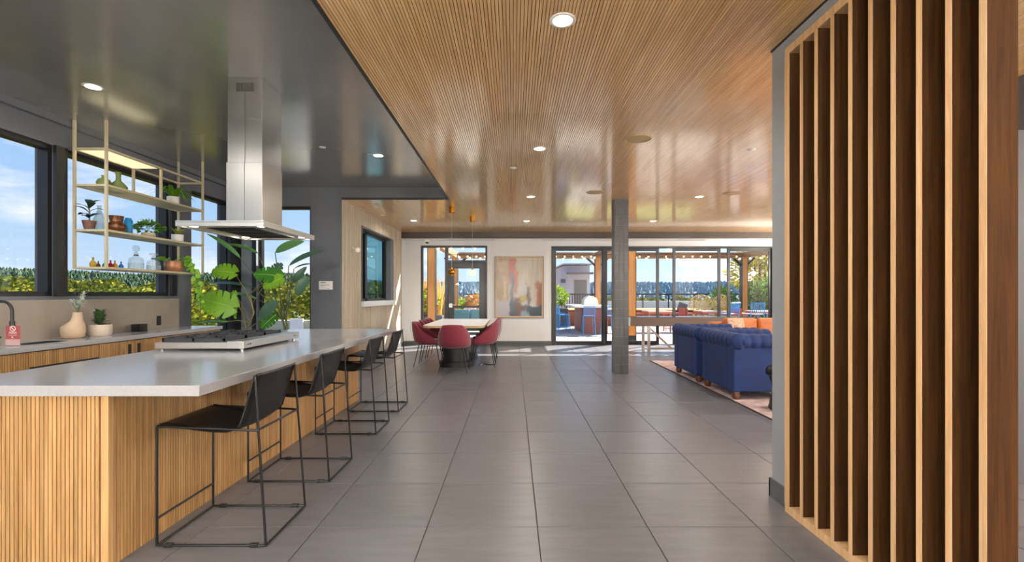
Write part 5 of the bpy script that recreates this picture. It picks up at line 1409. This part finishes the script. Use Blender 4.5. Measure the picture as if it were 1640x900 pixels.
# ================================================================== LANDSCAPE
m_ground = M('valley_ground', '6E7048', .95, var=.3, scale=.05)
struct(MB().lathe([(.001, -9.0), (900, -9.0)], 48).build('valley_ground', m_ground))
def noise1(x, s):
    i = math.floor(x); f = x - i; f = f*f*(3 - 2*f)
    h = lambda k: (math.sin(k*127.1 + s*311.7)*43758.5453) % 1.0
    return h(i)*(1 - f) + h(i+1)*f
def hill_h(az, rr):                                # az in radians from +Y, rr metres
    top = 3 + 5*noise1(az*3.0 + 7, 1) + 3*noise1(az*9 + 3, 2) + 6*max(0, min(1, (-.2 - az)/.2))
    t = max(0, min(1, (rr - 230)/200)); t = t*t*(3 - 2*t)
    return -9 + (top + 9)*t
rows = []
N = 180
for rr in (220, 260, 300, 340, 380, 430, 480, 560, 700):
    rows.append([(rr*math.sin(2*math.pi*k/N), rr*math.cos(2*math.pi*k/N), hill_h((2*math.pi*k/N + math.pi) % (2*math.pi) - math.pi, rr) if rr < 500 else hill_h((2*math.pi*k/N + math.pi) % (2*math.pi) - math.pi, 480) - (rr - 480)*.06) for k in range(N+1)])
struct(MB().grid(rows).build('hills', M('hill_forest_floor', '4A5A50', .95, var=.25, scale=.05), smooth=True, recalc=False, angle=80))
rg = random.Random(77)
def conifers(name, lab, cols, az0, az1, count):
    mb = MB()
    for _ in range(count):
        az = rg.uniform(az0, az1); rr = 270 + 215*math.sqrt(rg.random())
        x, y = rr*math.sin(az), rr*math.cos(az); z = hill_h(az, rr) - .5; hh = rg.uniform(1.8, 4.4); rd = rg.uniform(1.4, 2.5)
        n = 5; a0 = rg.random()*6
        for (z0, z1, q) in ((0, .62, 1.0), (.35, 1.0, .62)):
            mb.add([(x + rd*q*math.cos(a0 + 2*math.pi*k/n), y + rd*q*math.sin(a0 + 2*math.pi*k/n), z + hh*z0) for k in range(n)] + [(x, y, z + hh*z1)], [(k, (k+1) % n, n) for k in range(n)])
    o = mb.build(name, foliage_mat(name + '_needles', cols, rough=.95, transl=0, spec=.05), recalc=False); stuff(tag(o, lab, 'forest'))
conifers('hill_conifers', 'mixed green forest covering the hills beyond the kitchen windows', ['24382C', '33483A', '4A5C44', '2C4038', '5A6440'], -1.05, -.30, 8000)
conifers('hazed_conifers', 'conifer forest in haze-tinted colours covering the distant hills beyond the terrace', ['6A8290', '7A92A0', '8A9EA6', '74888C'], -.30, .72, 8000)  # pale blue needle colours carry the distance haze
m_decid = foliage_mat('valley_leaves', ['44561E', '64782A', '96902C', '4C662A', 'AE9C32', '5A7832'], rough=.9, transl=.25, spec=.1)
mb = MB(); cnt = 0
def crown(x, y, zc, rx, rz, n, ls):
    for _ in range(n):
        a = rg.uniform(0, 2*math.pi); u = rg.uniform(-.6, 1); q = math.sqrt(1 - u*u)*rg.uniform(.75, 1.05)
        p = Vector((x + rx*q*math.cos(a), y + rx*q*math.sin(a), zc + rz*u))
        e1 = Vector((rg.uniform(-1, 1), rg.uniform(-1, 1), rg.uniform(-1, 1))).normalized(); e2 = e1.orthogonal().normalized()
        s_ = ls*rg.uniform(.6, 1.3)
        mb.add([p - e1*s_, p - e2*s_*.7, p + e1*s_, p + e2*s_*.7], [(0, 1, 2, 3)])
for _ in range(420):
    az = rg.uniform(-1.1, .65); rr = rg.uniform(45, 230)
    if az > -.2 and rr < 70: continue
    x, y = rr*math.sin(az), rr*math.cos(az)
    base = .6 if az < -.25 else -1.0
    ztop = base + rr*(.026 if az < -.25 else .004) + rg.uniform(-2.5, 1.2); rx = rg.uniform(2.2, 4.2); rz = rg.uniform(2.4, 4.0)
    crown(x, y, ztop - rz, rx, rz, int(380 + 24000/rr), .16 + rr*.0018)
fo_ = mb.build('valley_trees', m_decid, recalc=False); stuff(tag(fo_, 'mass of green and yellow autumn trees filling the valley', 'trees'))
mb = MB()
for (x, y, zt) in ((-12.5, 16, .7), (-14, 20, .5), (-10.5, 17.5, .75), (-16, 26, 1.0), (-11, 21, .6), (-19, 22, .2), (-17, 17, -.2)): crown(x, y, zt - 2.0, 1.9, 2.1, 3200, .095)
fo_ = mb.build('yellow_maple_thicket', foliage_mat('thicket_leaves', ['5E7A24', '8A9228', 'B8A42C', '6E862C', 'C8AE34'], rough=.8, transl=.3, spec=.1), recalc=False); stuff(tag(fo_, 'bright yellow-green thicket close below the corner window', 'trees'))
nb = thing('rooftop_parapet', 'low pale parapet wall outside the corner window', 'parapet', (-6.6, 13.6, -.004))
MB().box(-.98, 1.2, 0, .3, 0, .555).build('wall', M('parapet_render', 'B9B79C', .8), nb); MB().box(.25, .62, -.06, .0, 0, .605).build('white_panel', m_wh, nb)
